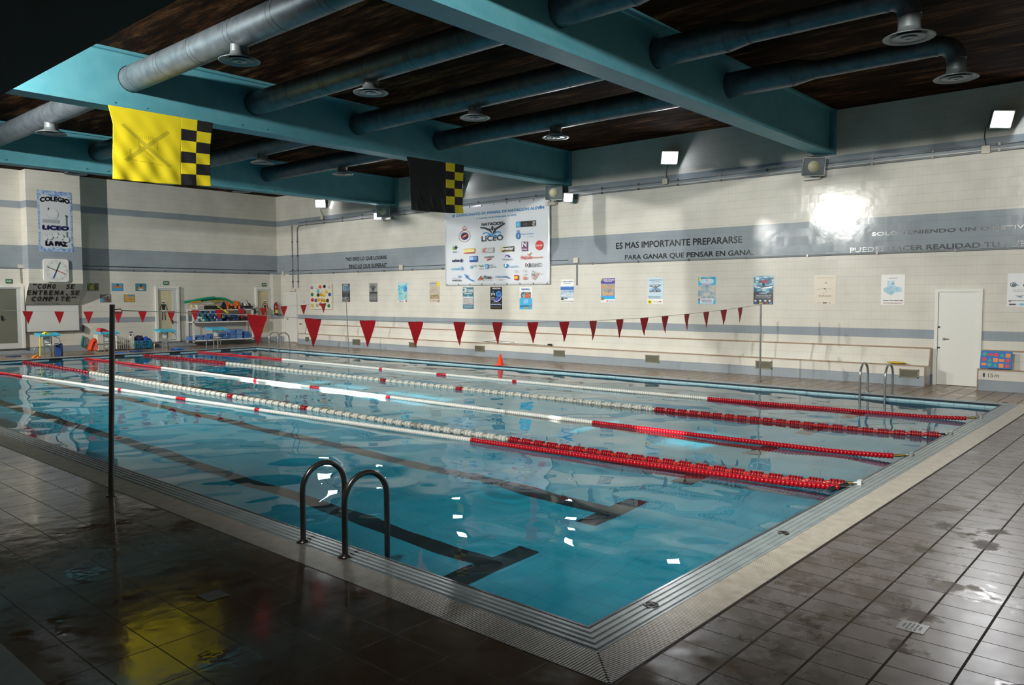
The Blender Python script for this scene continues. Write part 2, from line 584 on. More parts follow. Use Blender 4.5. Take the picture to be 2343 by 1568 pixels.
def zf(y):
    return -(1.33 + 0.03 * y)
mb = MB()
e = 0.0
mb.add([(0, 0, zf(0)), (PW, 0, zf(0)), (PW, PL, zf(PL)), (0, PL, zf(PL))], [(0, 1, 2, 3)], 2)
mb.add([(0, 0, zf(0)), (0, PL, zf(PL)), (0, PL, 0), (0, 0, 0)], [(0, 1, 2, 3)], 1)
mb.add([(PW, 0, zf(0)), (PW, PL, zf(PL)), (PW, PL, 0), (PW, 0, 0)], [(3, 2, 1, 0)], 1)
mb.add([(0, 0, zf(0)), (PW, 0, zf(0)), (PW, 0, 0), (0, 0, 0)], [(3, 2, 1, 0)], 0)
mb.add([(0, PL, zf(PL)), (PW, PL, zf(PL)), (PW, PL, 0), (0, PL, 0)], [(0, 1, 2, 3)], 0)
LANES = [1.54 + 2.0 * k for k in range(6)]
for xl in LANES:                                   # lane lines of black tile let into the floor
    for x0, x1, y0, y1 in ((xl - 0.125, xl + 0.125, 2.34, 23.0), (xl - 0.53, xl + 0.53, 2.07, 2.34), (xl - 0.53, xl + 0.53, 23.0, 23.27)):
        mb.add([(x0, y0, zf(y0) + 0.003), (x1, y0, zf(y0) + 0.003), (x1, y1, zf(y1) + 0.003), (x0, y1, zf(y1) + 0.003)], [(0, 1, 2, 3)], 3)
for k in range(6):                                 # black end marks under the starting blocks
    xc = 1.5 + 1.95 * k
    mb.box(xc - 0.19, xc + 0.19, PL - 0.012, PL, -0.075, 0.0, 3)
basin = struct('pool_basin', mb, [M_PX, M_PY, M_PF, M_BLACK])
basin.cycles.is_caustics_receiver = True

# water: real low waves; no body below, only the surface
NX, NY = 210, 420
gx, gy = np.meshgrid(np.linspace(0, PW, NX), np.linspace(0, PL, NY), indexing='xy')
rng = np.random.RandomState(4)
hz = np.zeros_like(gx)
for k in range(46):
    lam = 0.30 * (1.055 ** k)
    th = rng.uniform(0, 2 * math.pi)
    kx, ky = math.cos(th) * 2 * math.pi / lam, math.sin(th) * 2 * math.pi / lam
    amp = (0.0062 if lam > 0.7 else 0.0024) * lam / (2 * math.pi)
    hz += amp * np.sin(kx * gx + ky * gy + rng.uniform(0, 7))
# choppier on the gallery side, calmer far away, one disturbed spot in the second lane
amp = 0.85 - 0.30 * np.clip((gy - 4) / 12, 0, 1) - 0.30 * np.clip((gx - 5) / 6, 0, 1) + 0.35 * np.clip((gy - 8) / 8, 0, 1) * np.clip((4 - gx) / 3, 0, 1)
hz *= amp
rr = np.hypot(gx - 2.6, gy - 3.4)
hz += 0.0025 * np.exp(-(rr / 0.45) ** 2) * np.sin(rr * 22)
verts = np.stack([gx, gy, ZW + hz], -1).reshape(-1, 3)
ii = (np.arange(NY - 1)[:, None] * NX + np.arange(NX - 1)[None, :]).reshape(-1)
faces = np.stack([ii, ii + 1, ii + NX + 1, ii + NX], -1)
me = bpy.data.meshes.new('pool_water')
me.from_pydata(verts.tolist(), [], faces.tolist())
me.polygons.foreach_set('use_smooth', [True] * len(me.polygons))
M_WATER = bpy.data.materials.new('clear_water')
M_WATER.use_nodes = True
b = bsdf(M_WATER)
b.inputs['Base Color'].default_value = (0.74, 0.95, 0.98, 1)
b.inputs['Roughness'].default_value = 0.0
b.inputs['IOR'].default_value = 1.333
b.inputs['Transmission Weight'].default_value = 1.0
me.materials.append(M_WATER)
water = bpy.data.objects.new('pool_water', me)
COL.objects.link(water)
water.cycles.is_caustics_caster = True
tag(water, 'clear rippled water filling the swimming pool', 'water', kind='stuff')

# walls and ceiling
mb = MB().box(XW, XW + 0.3, YF, YB + 0.3, -MZ, ZC + 0.2)
struct('wall_right', mb, M_WR)
mb = MB().box(XL - 0.3, XW, YB, YB + 0.3, -MZ, ZC + 0.2)
struct('wall_back', mb, M_WB)
mb = MB().box(XL - 0.3, XW + 0.3, YF - 0.3, YF, -MZ, ZC + 0.2)
struct('wall_front', mb, M_WB)
mb = MB()                                          # gallery wall with a row of high openings to daylight
wz0, wz1 = 5.03, 5.68
mb.box(XL - 0.1, XL, YF, YB, -MZ, wz0).box(XL - 0.1, XL, YF, YB, wz1, ZC + 0.2)
y = YF
for a, b_ in ((2.95, 3.72), (5.2, 5.36), (9.5, 11.7), (12.5, 13.9), (14.3, 15.06)):
    mb.box(XL - 0.1, XL, y, a, wz0, wz1)
    y = b_
mb.box(XL - 0.1, XL, y, YB, wz0, wz1)
struct('wall_left', mb, M_WR)
M_CEIL = mat('dark_ceiling_boards', (40, 26, 18), 0.9, spec=0.06)
p, _ = pos(M_CEIL)
mp = nd(M_CEIL, 'ShaderNodeMapping')
mp.inputs['Scale'].default_value = (1.6, 0.28, 1)
lk(M_CEIL, p, mp.inputs[0])
n = noise(M_CEIL, mp.outputs[0], 2.6, 8, 0.68)
lk(M_CEIL, ramp(M_CEIL, n, ((0.36, (0.008, 0.005, 0.003)), (0.5, (0.022, 0.010, 0.005)), (0.6, (0.075, 0.034, 0.014)), (0.76, (0.24, 0.14, 0.075)))), bsdf(M_CEIL).inputs['Base Color'])
bump(M_CEIL, n, 0.6, 0.05)
mb = MB().box(XL - 0.3, XW + 0.3, YF - 0.3, YB + 0.3, ZC, ZC + 0.2)
struct('ceiling', mb, M_CEIL)
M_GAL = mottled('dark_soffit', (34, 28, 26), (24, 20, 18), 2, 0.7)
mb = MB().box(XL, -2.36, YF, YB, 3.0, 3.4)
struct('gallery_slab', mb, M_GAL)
mb = MB().box(XL, -2.60, YF, 9.0, 0, 0.34)
struct('gallery_step', mb, mottled('pale_concrete', (150, 155, 152), (128, 134, 132), 6, 0.6))

# projecting pillar with the sloping sign, in front of the back wall
PX0, PX1, PYF = 5.46, 7.18, 27.42
mb = MB()
prof = [(YB, 6.3), (PYF, 6.3), (PYF, 2.44), (27.93, 1.70), (YB, 1.70)]
mb.prism([(PX0, y, z) for y, z in prof], (PX1 - PX0, 0, 0))
struct('wall_projection', mb, M_WB)
mb = MB().box(15.0, XW - 0.002, 27.72, YB - 0.002, 0, 3.0)
struct('corner_pillar', mb, M_WB)

# tiled benches along the right wall
M_TRIM = mottled('brown_edge_tile', (166, 138, 112), (146, 118, 94), 12, 0.4)
def bench(y0, y1, label):
    t = thing('tiled_bench', (14.76, (y0 + y1) / 2, 0), label, 'bench')
    MB().prism([(14.76, y0, 0), (14.76, y0, 0.43), (XW - .004, y0, 0.43), (XW - .004, y0, 0)], (0, y1 - y0, 0)).build('seat', M_WR, t)
    MB().prism([(15.10, y0, 0.43), (15.20, y0, 0.80), (XW - .004, y0, 0.80), (XW - .004, y0, 0.431)], (0, y1 - y0, 0)).build('backrest', M_WR, t)
    q = MB()
    q.box(14.745, 14.775, y0 - 0.008, y1 + 0.008, 0.425, 0.45)
    q.box(15.17, 15.21, y0 - 0.008, y1 + 0.008, 0.795, 0.82)
    for ye in (y0, y1):
        q.box(14.745, 14.785, ye - 0.008, ye + 0.008, 0, 0.43)
        q.obox((15.15, ye, 0.61), (0.02, 0, 0), (0, 0.008, 0), (0.045, 0, 0.185))
        q.box(15.08, 15.21, ye - 0.008, ye + 0.008, 0.425, 0.45)
    q.build('edge_trim', M_TRIM, t)
    return t
bench(1.80, 25.5, 'long white tiled bench with brown edges along the right wall')
b2 = bench(-6.9, 0.80, 'short white tiled bench with brown edges right of the white door, marked 1 15 m')
pr = Print(((14.76, 0.66, 0.0), (0, -1, 0), (0, 0, 1), (-1, 0, 0)))
pr = Print(((14.76, 0.66, 0.0), (0, -1, 0), (0, 0, 1), (-1, 0, 0)))
pr.text('1', 0.66 - hit(2249, 860, 0, 14.76)[1], 0.285, 0.66 - hit(2253.5, 860, 0, 14.76)[1], 0.365, (30, 30, 30))
pr.build('depth_mark', b2)
pr = Print(((14.76, 0.66, 0.0), (0, -1, 0), (0, 0, 1), (-1, 0, 0)))
pr.text('15', 0.66 - hit(2261, 860, 0, 14.76)[1], 0.285, 0.66 - hit(2272, 860, 0, 14.76)[1], 0.365, (30, 30, 30))
pr.build('depth_mark', b2)
pr = Print(((14.76, 0.66, 0.0), (0, -1, 0), (0, 0, 1), (-1, 0, 0)))
pr.text('m', 0.66 - hit(2276, 860, 0, 14.76)[1], 0.285, 0.66 - hit(2286, 860, 0, 14.76)[1], 0.345, (60, 60, 60))
pr.build('depth_mark', b2)

# ------------------------------------------------------------------ ceiling beams and air ducts
BL = ('turquoise ceiling beam nearest the camera, above the single unlit floodlight near the white door',
      'turquoise ceiling beam from which both flags hang',
      'turquoise ceiling beam farthest away, ending left of the black flag')
for y, l in zip(BEAMS, BL):
    t = thing('ceiling_beam', (XW - 8, y, 5.3), l, 'beam')
    x0 = -2.2
    q = MB()
    zl, zh = 5.36, ZC - 0.002
    e0 = x0
    for xd in DUCTS:
        q.box(e0, xd - 0.3, y, y + 0.12, zl, zh)
        e0 = xd + 0.3
        nseg = 32
        for yy, fl_ in ((y, 0), (y + 0.12, 1)):
            vs = []
            for k in range(nseg):
                a = 2 * math.pi * k / nseg
                ca, sa = math.cos(a), math.sin(a)
                m_ = max(abs(ca), abs(sa))
                vs += [(xd + 0.237 * ca, yy, 5.86 + 0.237 * sa), (xd + 0.3 * ca / m_, yy, min(zh, max(zl, 5.86 + (0.5 if sa > 0 else 0.5) * sa / m_ )) if abs(sa) >= abs(ca) - 1e-9 else 5.86 + (zh - 5.86 if sa > 0 else 5.86 - zl) * sa / m_)]
            for k in range(nseg):      # outer points sit on the rectangle between the flanges
                a = 2 * math.pi * k / nseg
                ca, sa = math.cos(a), math.sin(a)
                hz_ = (zh - 5.86) if sa > 0 else (5.86 - zl)
                s_ = min(0.3 / max(abs(ca), 1e-9), hz_ / max(abs(sa), 1e-9))
                vs[2 * k + 1] = (xd + s_ * ca, yy, 5.86 + s_ * sa)
            corners_ = []
            q.add(vs, [(2 * k, 2 * k + 1, (2 * k + 3) % (2 * nseg), (2 * k + 2) % (2 * nseg)) for k in range(nseg)])
        # corner fillers
    q.box(e0, XW - 0.142, y, y + 0.12, zl, zh)
    q.build('web', M_BLUEBEAM, t)
    MB().box(x0, XW - 0.142, y - 0.10, y + 0.32, 5.30, 5.36).build('lower_flange', M_BLUEBEAM, t)
    MB().box(x0, XW - 0.142, y - 0.10, y + 0.24, ZC - 0.05, ZC - 0.001).build('upper_flange', M_BLUEBEAM, t)
    MB().box(XW - 0.14, XW - 0.001, y - 0.12, y + 0.34, 5.28, ZC - 0.001).build('end_plate', M_BLUEBEAM, t)
    MB().box(XW - 0.145, XW - 0.14, y + 0.03, y + 0.05, 5.55, 6.0).build('slot', M_DARK, t)

M_DIFF = mat('diffuser_enamel', (112, 120, 122), 0.4, 0.3)
def diffuser(t, x, y, z, zduct, s=1.0):
    d = MB().tube([(x, y, zduct), (x, y, z + 0.09)], 0.13 * s, 20).lathe((x, y, z), [(0.13 * s, 0.12), (0.15 * s, 0.07), (0.25 * s, 0.03), (0.30 * s, 0.004), (0.295 * s, -0.006), (0.25 * s, 0.01), (0.15 * s, 0.05)], n=32).build('diffuser', M_DIFF, t)
    for r0, r1, h in ((0.20, 0.14, 0.0), (0.10, 0.02, -0.006)):
        MB().lathe((x, y, z), [(r0 * s, h), (r0 * s - 0.004, h - 0.006), (r1 * s, h + 0.03 if r0 > 0.1 else h - 0.004), (r1 * s, h + 0.05)], n=24).build('cone_ring', M_DIFF, d)
DL = ('thick grey air duct farthest left under the ceiling, crossing above the yellow flag',
      'grey air duct second from the left, between the two flags overhead',
      'grey air duct second from the right wall, with the larger outlet at top right',
      'grey air duct nearest the right wall, ending in an elbow above the lit floodlight')
for k, (x, l) in enumerate(zip(DUCTS, DL)):
    zc, r = 5.86, 0.225
    t = thing('air_duct', (x, 8, zc), l, 'air duct', 'ceiling air ducts')
    ys, ye = (2.85, 22.6) if x > 3 else (-6.9, 22.6)  # leftmost duct extended out of view to shade the upper right wall
    pts = [(x, ys - 0.32, zc), (x, ys, zc)]
    MB().tube([(x, ys, zc), (x, ye, zc)], r, 28).build('pipe', M_GALV, t)
    if x > 3: MB().tube([(x, ys - 0.35, zc - 0.02), (x, ys, zc)], [0.15, r], 28, caps=False).build('reducer', M_GALV, t)
    if x > 3: MB().tube([(x, ys - 0.35, zc - 0.02), (x, 0.59, zc - 0.02)], 0.15, 24).build('thin_pipe', M_GALV, t)
    cpts = [(x, 0.60 - 0.26 * math.sin(math.radians(a)), zc - 0.28 + 0.26 * math.cos(math.radians(a))) for a in range(0, 91, 15)]
    if x > 3:
        MB().tube(cpts, 0.145, 20).build('elbow', M_GALV, t)
        diffuser(t, x, 0.34, 5.30, zc - 0.28, 1.05)
    for yy in (ys + 0.02, ys - 0.33, 1.9, 0.62) if x > 3 else (3.2, 1.1):
        rr = r if yy > 2.6 or x < 3 else 0.15
        MB().tube([(x, yy - 0.012, zc - (0 if rr > 0.2 else 0.02)), (x, yy + 0.012, zc - (0 if rr > 0.2 else 0.02))], rr + 0.006, 28).build('seam_ring', M_GALV, t)
    y = 4.7
    while y < 22:
        MB().tube([(x, y - 0.01, zc), (x, y + 0.01, zc)], r + 0.004, 28).build('seam_ring', M_GALV, t)
        MB().tube([(x, y + 0.11, zc), (x, y + 0.125, zc)], r + 0.003, 28).build('seam_ring', M_GALV, t)
        y += 1.15
    for yd in (8.19, 15.93, 21.5):
        diffuser(t, x, yd, 5.45, zc)
# ------------------------------------------------------------------ right wall: lamps, conduits, boxes
M_LAMP = mat('lamp_glass_lit', (255, 255, 255), 0.3, emit=(238, 244, 255), estr=20)
M_HOUS = mat('lamp_housing', (118, 122, 112), 0.45, 0.2)
M_GLASSG = mat('lamp_glass_dull', (120, 128, 134), 0.12)
M_DISC = mat('lamp_reflector', (196, 192, 160), 0.4)

def floodlight(p, aim, w_, h_, d_, label, lit=True, energy=500, group=None, mount='down'):
    """p centre of the glass, aim = direction the glass faces"""
    p, n = Vector(p), Vector(aim).normalized()
    t = thing('floodlight', p, label, 'floodlight', group)
    u = n.cross(Vector((0, 0, 1))).normalized()
    v = u.cross(n).normalized()
    c0, c1 = [], []
    q = MB()
    fr = [p + a * u * w_ / 2 + b * v * h_ / 2 for a, b in ((-1, -1), (1, -1), (1, 1), (-1, 1))]
    bk = [p - n * d_ + a * u * w_ * 0.30 + b * v * h_ * 0.30 for a, b in ((-1, -1), (1, -1), (1, 1), (-1, 1))]
    md = [f - n * d_ * 0.35 for f in fr]
    q.add(fr + md + bk, [(0, 4, 5, 1), (1, 5, 6, 2), (2, 6, 7, 3), (3, 7, 4, 0), (4, 8, 9, 5), (5, 9, 10, 6), (6, 10, 11, 7), (7, 11, 8, 4), (8, 11, 10, 9)])
    q.add(fr, [(0, 1, 2, 3)])
    q.build('housing', M_HOUS, t)
    g = MB()
    g.obox(p + n * 0.006, u * w_ * 0.45, v * h_ * 0.43, n * 0.004)
    g.build('glass', M_LAMP if lit else M_GLASSG, t)
    if lit:
        s = spot('flood_spot', p + n * 0.05, p + Vector((-1.0, -0.55, -0.75)), energy, 104, 0.7, 0.10, (0.97, 0.98, 1.0))
    else:
        MB().lathe(p + n * 0.012, [(w_ * 0.27, 0), (w_ * 0.27, 0.006), (0.001, 0.008)], n, 24).add(
            [], []).build('reflector', M_DISC, t)
    f = MB()
    for a, b in ((-1, -1), (1, -1), (1, 1), (-1, 1)):
        pass
    f.tube(fr + [fr[0]], 0.012, 6)
    f.build('rim', M_HOUS if lit else M_ALU, t)
    back = p - n * d_
    k = MB()
    if mount == 'wall':
        k.tube([p - n * d_ * 0.5, Vector((XW - 0.03, p.y, p.z + 0.05)), Vector((XW - 0.002, p.y, p.z + 0.05))], 0.018, 8)
        k.box(XW - 0.03, XW - 0.004, p.y - 0.06, p.y + 0.06, p.z - 0.02, p.z + 0.12)
    else:
        k.tube([p - n * d_ * 0.5, Vector((back.x, back.y, 5.27))], 0.02, 8)
        k.box(back.x - 0.07, back.x + 0.07, back.y - 0.07, back.y + 0.07, 5.255, 5.278)
    k.build('bracket', M_HOUS, t)
    return t

LAMPS = [((733, 466), 'lit floodlight on the right wall nearest the back corner', 0.42, 0.34, 300),
         ((1045, 420), 'lit floodlight on the right wall half hidden behind the black flag', 0.42, 0.34, 300),
         ((1532, 361), 'lit floodlight on the right wall between the two nearer turquoise beams', 0.46, 0.36, 330),
         ((2293, 273), 'lit floodlight on the right wall nearest the camera, at the far right', 0.46, 0.36, 330)]
for (px, py), l, w_, h_, e in LAMPS:
    p = hit(px, py, 0, 15.12)
    floodlight(p, (-0.85, -0.85, -0.45), w_, h_, 0.2, l, True, e, mount='wall')
for (px, py), l in (((864, 495), 'small lit floodlight below the farthest unlit floodlight'),
                    ((1300, 452), 'small lit floodlight beside the unlit floodlight right of the white banner')):
    p = hit(px, py, 0, 15.0)
    t = floodlight(p, (-0.75, -0.85, -0.45), 0.28, 0.26, 0.2, l, True, 250, mount='wall')
for (px, py), l in (((876, 484), 'unlit floodlight with round reflector under the farthest beam'),
                    ((1267, 441), 'unlit floodlight with round reflector above the white banner'),
                    ((1862, 381), 'unlit floodlight with round reflector under the nearest beam')):
    p = hit(px, py, 0, 14.95)
    floodlight(p, (-0.8, -0.55, -0.28), 0.50, 0.42, 0.26, l, False, mount='beam')
for (px, py), l in (((893, 500), 'cream ballast box beside the small lit floodlight farthest away'),
                    ((1265, 466), 'cream ballast box just right of the banner top corner'),
                    ((1861, 407), 'cream ballast box under the unlit floodlight nearest the camera')):
    p = hit(px, py, 0, XW)
    t = thing('ballast_box', (XW, p.y, p.z), l, 'box', 'ballast boxes')
    MB().box(XW - 0.14, XW - 0.003, p.y - 0.2, p.y + 0.2, p.z - 0.06, p.z + 0.06).build('body', M_BOX, t, bevel=0.008)
    MB().box(XW - 0.15, XW - 0.139, p.y - 0.17, p.y + 0.17, p.z - 0.045, p.z - 0.005).build('cover', M_WHITE, t)

def conduit(pts, r, label, clamps=(), mat_=None):
    t = thing('conduit', pts[0], label, 'pipe', 'wall conduits')
    MB().tube(pts, r, 8).build('pipe', mat_ or M_GREYP, t)
    for c in clamps:
        c = Vector(c)
        MB().box(c.x - 0.028, c.x + 0.028, c.y - 0.022, c.y + 0.022, c.z - 0.028, c.z + 0.028).build('clamp', M_STEELD, t)
    return t
cx_ = XW - 0.032
ys = [-5.6 + 1.25 * i for i in range(26)]
conduit([(cx_, -6.8, 5.10), (cx_, 26.2, 5.10)], 0.018, 'upper grey conduit running high along the right wall', [(cx_, y, 5.10) for y in ys])
conduit([(cx_, -6.8, 4.97), (cx_, 26.2, 4.97), (cx_, 26.35, 4.85), (cx_, 26.35, 2.32)], 0.022, 'lower grey conduit high along the right wall, dropping near the corner', [(cx_, y, 4.97) for y in ys] + [(cx_, 26.35, z) for z in (4.3, 3.7, 3.1, 2.6)])
conduit([(cx_, 26.75, 5.0), (cx_, 26.75, 2.32)], 0.022, 'vertical grey conduit closest to the back corner', [(cx_, 26.75, z) for z in (4.3, 3.7, 3.1, 2.6)])
conduit([(cx_, -6.8, 2.93), (cx_, 27.0, 2.93)], 0.02, 'thin grey conduit along the lower edge of the wide grey band', [(cx_, -5 + 1.6 * i, 2.93) for i in range(20)])
conduit([(cx_, 11.9, 3.06), (cx_, 27.0, 3.06)], 0.008, 'thin dark cable above the conduit of the wide grey band', mat_=M_STEELD)
p = hit(1321, 603, 0, XW)
conduit([(cx_, p.y, 2.9), (cx_, p.y, hit(1321, 653, 0, XW).z)], 0.02, 'short vertical conduit hanging below the cream box right of the banner')
conduit([(7.4, YB - 0.03, 2.97), (15.3, YB - 0.03, 2.97)], 0.022, 'thick grey conduit along the back wall under the wide grey band', [(8 + 1.2 * i, YB - 0.03, 2.97) for i in range(6)])
conduit([(7.3, YB - 0.03, 3.10), (15.3, YB - 0.03, 3.10)], 0.012, 'thin dark conduit along the back wall under the wide grey band', mat_=M_STEELD)
conduit([(3.0, YB - 0.03, 2.97), (5.33, YB - 0.03, 2.97), (5.38, YB - 0.03, 2.9), (5.38, YB - 0.03, 2.45)], 0.015, 'grey conduit left of the wall projection, turning down beside it')

def jbox(px, py, w_, h_, label, axis=0):
    val = XW if axis == 0 else YB
    p = hit(px, py, axis, val)
    if axis == 0:
        q = MB().box(XW - 0.07, XW - 0.002, p.y - w_ / 2, p.y + w_ / 2, p.z - h_ / 2, p.z + h_ / 2)
        o = (XW, p.y, p.z - h_ / 2)
    else:
        q = MB().box(p.x - w_ / 2, p.x + w_ / 2, YB - 0.07, YB - 0.002, p.z - h_ / 2, p.z + h_ / 2)
        o = (p.x, YB, p.z - h_ / 2)
    return tag(q.build('junction_box', M_BOX, origin=o, bevel=0.006), label, 'box', 'junction boxes')
for a in ((1524, 416, 0.16, 0.16, 'cream junction box under the lit floodlight between the nearer beams'),
          (2257, 343, 0.16, 0.16, 'cream junction box under the lit floodlight at the far right'),
          (739, 498, 0.18, 0.16, 'cream junction box under the lit floodlight nearest the back corner'),
          (1320, 596, 0.17, 0.16, 'cream junction box on the grey band right of the banner'),
          (920, 612, 0.2, 0.18, 'cream junction box on the grey band left of the banner'),
          (650, 626, 0.12, 0.2, 'cream junction box near the back corner beside the pillar'),
          (672, 664, 0.42, 0.12, 'cream junction box above the narrow white door near the corner')):
    jbox(*a)
jbox(48, 610, 0.2, 0.13, 'cream junction box left of the wall projection', 1)
for (a, b_), l in ((((733, 478), (739, 492)), 'cable from the floodlight nearest the back corner'), (((1528, 378), (1525, 410)), 'cable hanging from the lit floodlight between the nearer beams'), (((2255, 290), (2257, 337)), 'cable hanging from the lit floodlight at the far right')):
    p0, p1 = hit(*a, 0, XW - 0.05), hit(*b_, 0, XW - 0.05)
    tag(MB().tube([p0, (p0 + p1) / 2 + Vector((0, 0.03, 0)), p1], 0.009, 6).build('cable', M_BLK, origin=p1), l, 'cable')

# ventilation grilles in the bench front
M_GRIL = mat('grille_metal', (136, 134, 116), 0.45, 0.2)
VL = ['vent grille partly behind the second large pennant, nearest the back corner',
      'vent grille just right of the thin far pennant pole',
      'vent grille behind the tip of the fourth large pennant',
      'vent grille under the bench left of the orange cone',
      'vent grille under the bench, first one right of the orange cone',
      'vent grille under the bench, halfway between the orange cone and the right pennant pole',
      'vent grille behind the right-hand pennant pole',
      'larger vent grille at the bench end beside the white door']
for (a, b_), l in zip((((699, 771), (707, 782)), ((807, 776), (824, 790)), ((936, 783), (953, 796)), ((1087, 791), (1109, 806)), ((1267, 801), (1292, 817)), ((1477, 812), (1508, 831)), ((1729, 825.5), (1766, 845.5)), ((2058, 844), (2102, 866))),
                      VL):
    p0, p1 = hit(*a, 0, 14.755), hit(*b_, 0, 14.755)
    y0, y1, z0, z1 = p1.y, p0.y, p1.z, p0.z
    t = thing('vent_grille', (14.755, (y0 + y1) / 2, z0), l, 'vent', 'bench vent grilles')
    q = MB()
    q.box(14.74, 14.76, y0, y1, z0, z0 + 0.018).box(14.74, 14.76, y0, y1, z1 - 0.018, z1)
    q.box(14.74, 14.76, y0, y0 + 0.02, z0, z1).box(14.74, 14.76, y1 - 0.02, y1, z0, z1)
    q.build('frame', M_GRIL, t)
    q = MB().box(14.755, 14.759, y0, y1, z0, z1, 1)
    z = z0 + 0.025
    while z < z1 - 0.02:
        q.obox((14.749, (y0 + y1) / 2, z), (0.006, 0, 0.004), (0, (y1 - y0) / 2 - 0.015, 0), (0, 0, 0.0012))
        z += 0.014
    q.build('slats', [M_GRIL, M_DARK], t)

# ------------------------------------------------------------------ doors
def lever(q, p, dx, out):
    p, dx, out = Vector(p), Vector(dx), Vector(out)
    q.tube([p, p + out * 0.05, p + out * 0.05 + dx * 0.13], 0.011, 8)
    q.obox(p + out * 0.006, dx.normalized() * 0.02, (0, 0, 0.08), out * 0.006)
# white door in the right wall
p0, p1 = hit(2143, 667, 0, XW), hit(2234, 884.5, 0, XW)
t = thing('door_1', (XW, (p0.y + p1.y) / 2, 0), None, None)
t['kind'] = 'structure'
y1, y0, zt = 1.70, 0.93, 2.03
MB().box(XW - 0.03, XW - 0.004, y0, y1, 0.01, zt).build('door_leaf', M_WHITE, t)
q = MB().box(XW - 0.06, XW - 0.003, y0 - 0.07, y0 - 0.005, 0, zt + 0.07).box(XW - 0.06, XW - 0.003, y1 + 0.005, y1 + 0.07, 0, zt + 0.07).box(XW - 0.06, XW - 0.003, y0 - 0.005, y1 + 0.005, zt + 0.005, zt + 0.07)
q.build('door_frame', M_WHITE, t)
q = MB()
h = hit(2160, 776, 0, XW - 0.03)
q.tube([h, h + Vector((-0.05, 0, 0)), h + Vector((-0.05, -0.10, 0.01))], 0.01, 8)
q.lathe(h, [(0.03, 0), (0.03, 0.01)], (-1, 0, 0), 16)
q.build('door_handle', M_STEEL, t)
for (px, py) in ((2148, 748.5), (2147, 795.5)):
    h = hit(px, py, 0, XW - 0.03)
    MB().box(h.x - 0.012, h.x, h.y - 0.03, h.y + 0.03, h.z - 0.018, h.z + 0.018).build('lock', M_BLK, t)
# narrow white door near the back corner
t = thing('door_2', (XW, 26.95, 0), None, None)
t['kind'] = 'structure'
MB().box(XW - 0.03, XW - 0.004, 26.52, 27.36, 0.01, 2.05).build('door_leaf', M_WHITE, t)
q = MB().box(XW - 0.06, XW - 0.003, 26.45, 26.515, 0, 2.12).box(XW - 0.06, XW - 0.003, 27.365, 27.43, 0, 2.12).box(XW - 0.06, XW - 0.003, 26.515, 27.365, 2.055, 2.12)
q.build('door_frame', M_WHITE, t)
h = hit(659, 730, 0, XW - 0.03)
MB().lathe(h, [(0.03, 0), (0.02, 0.03), (0.03, 0.05), (0.001, 0.07)], (-1, 0, 0), 14).build('door_handle', mat('brass', (150, 120, 50), 0.3, 0.9), t)

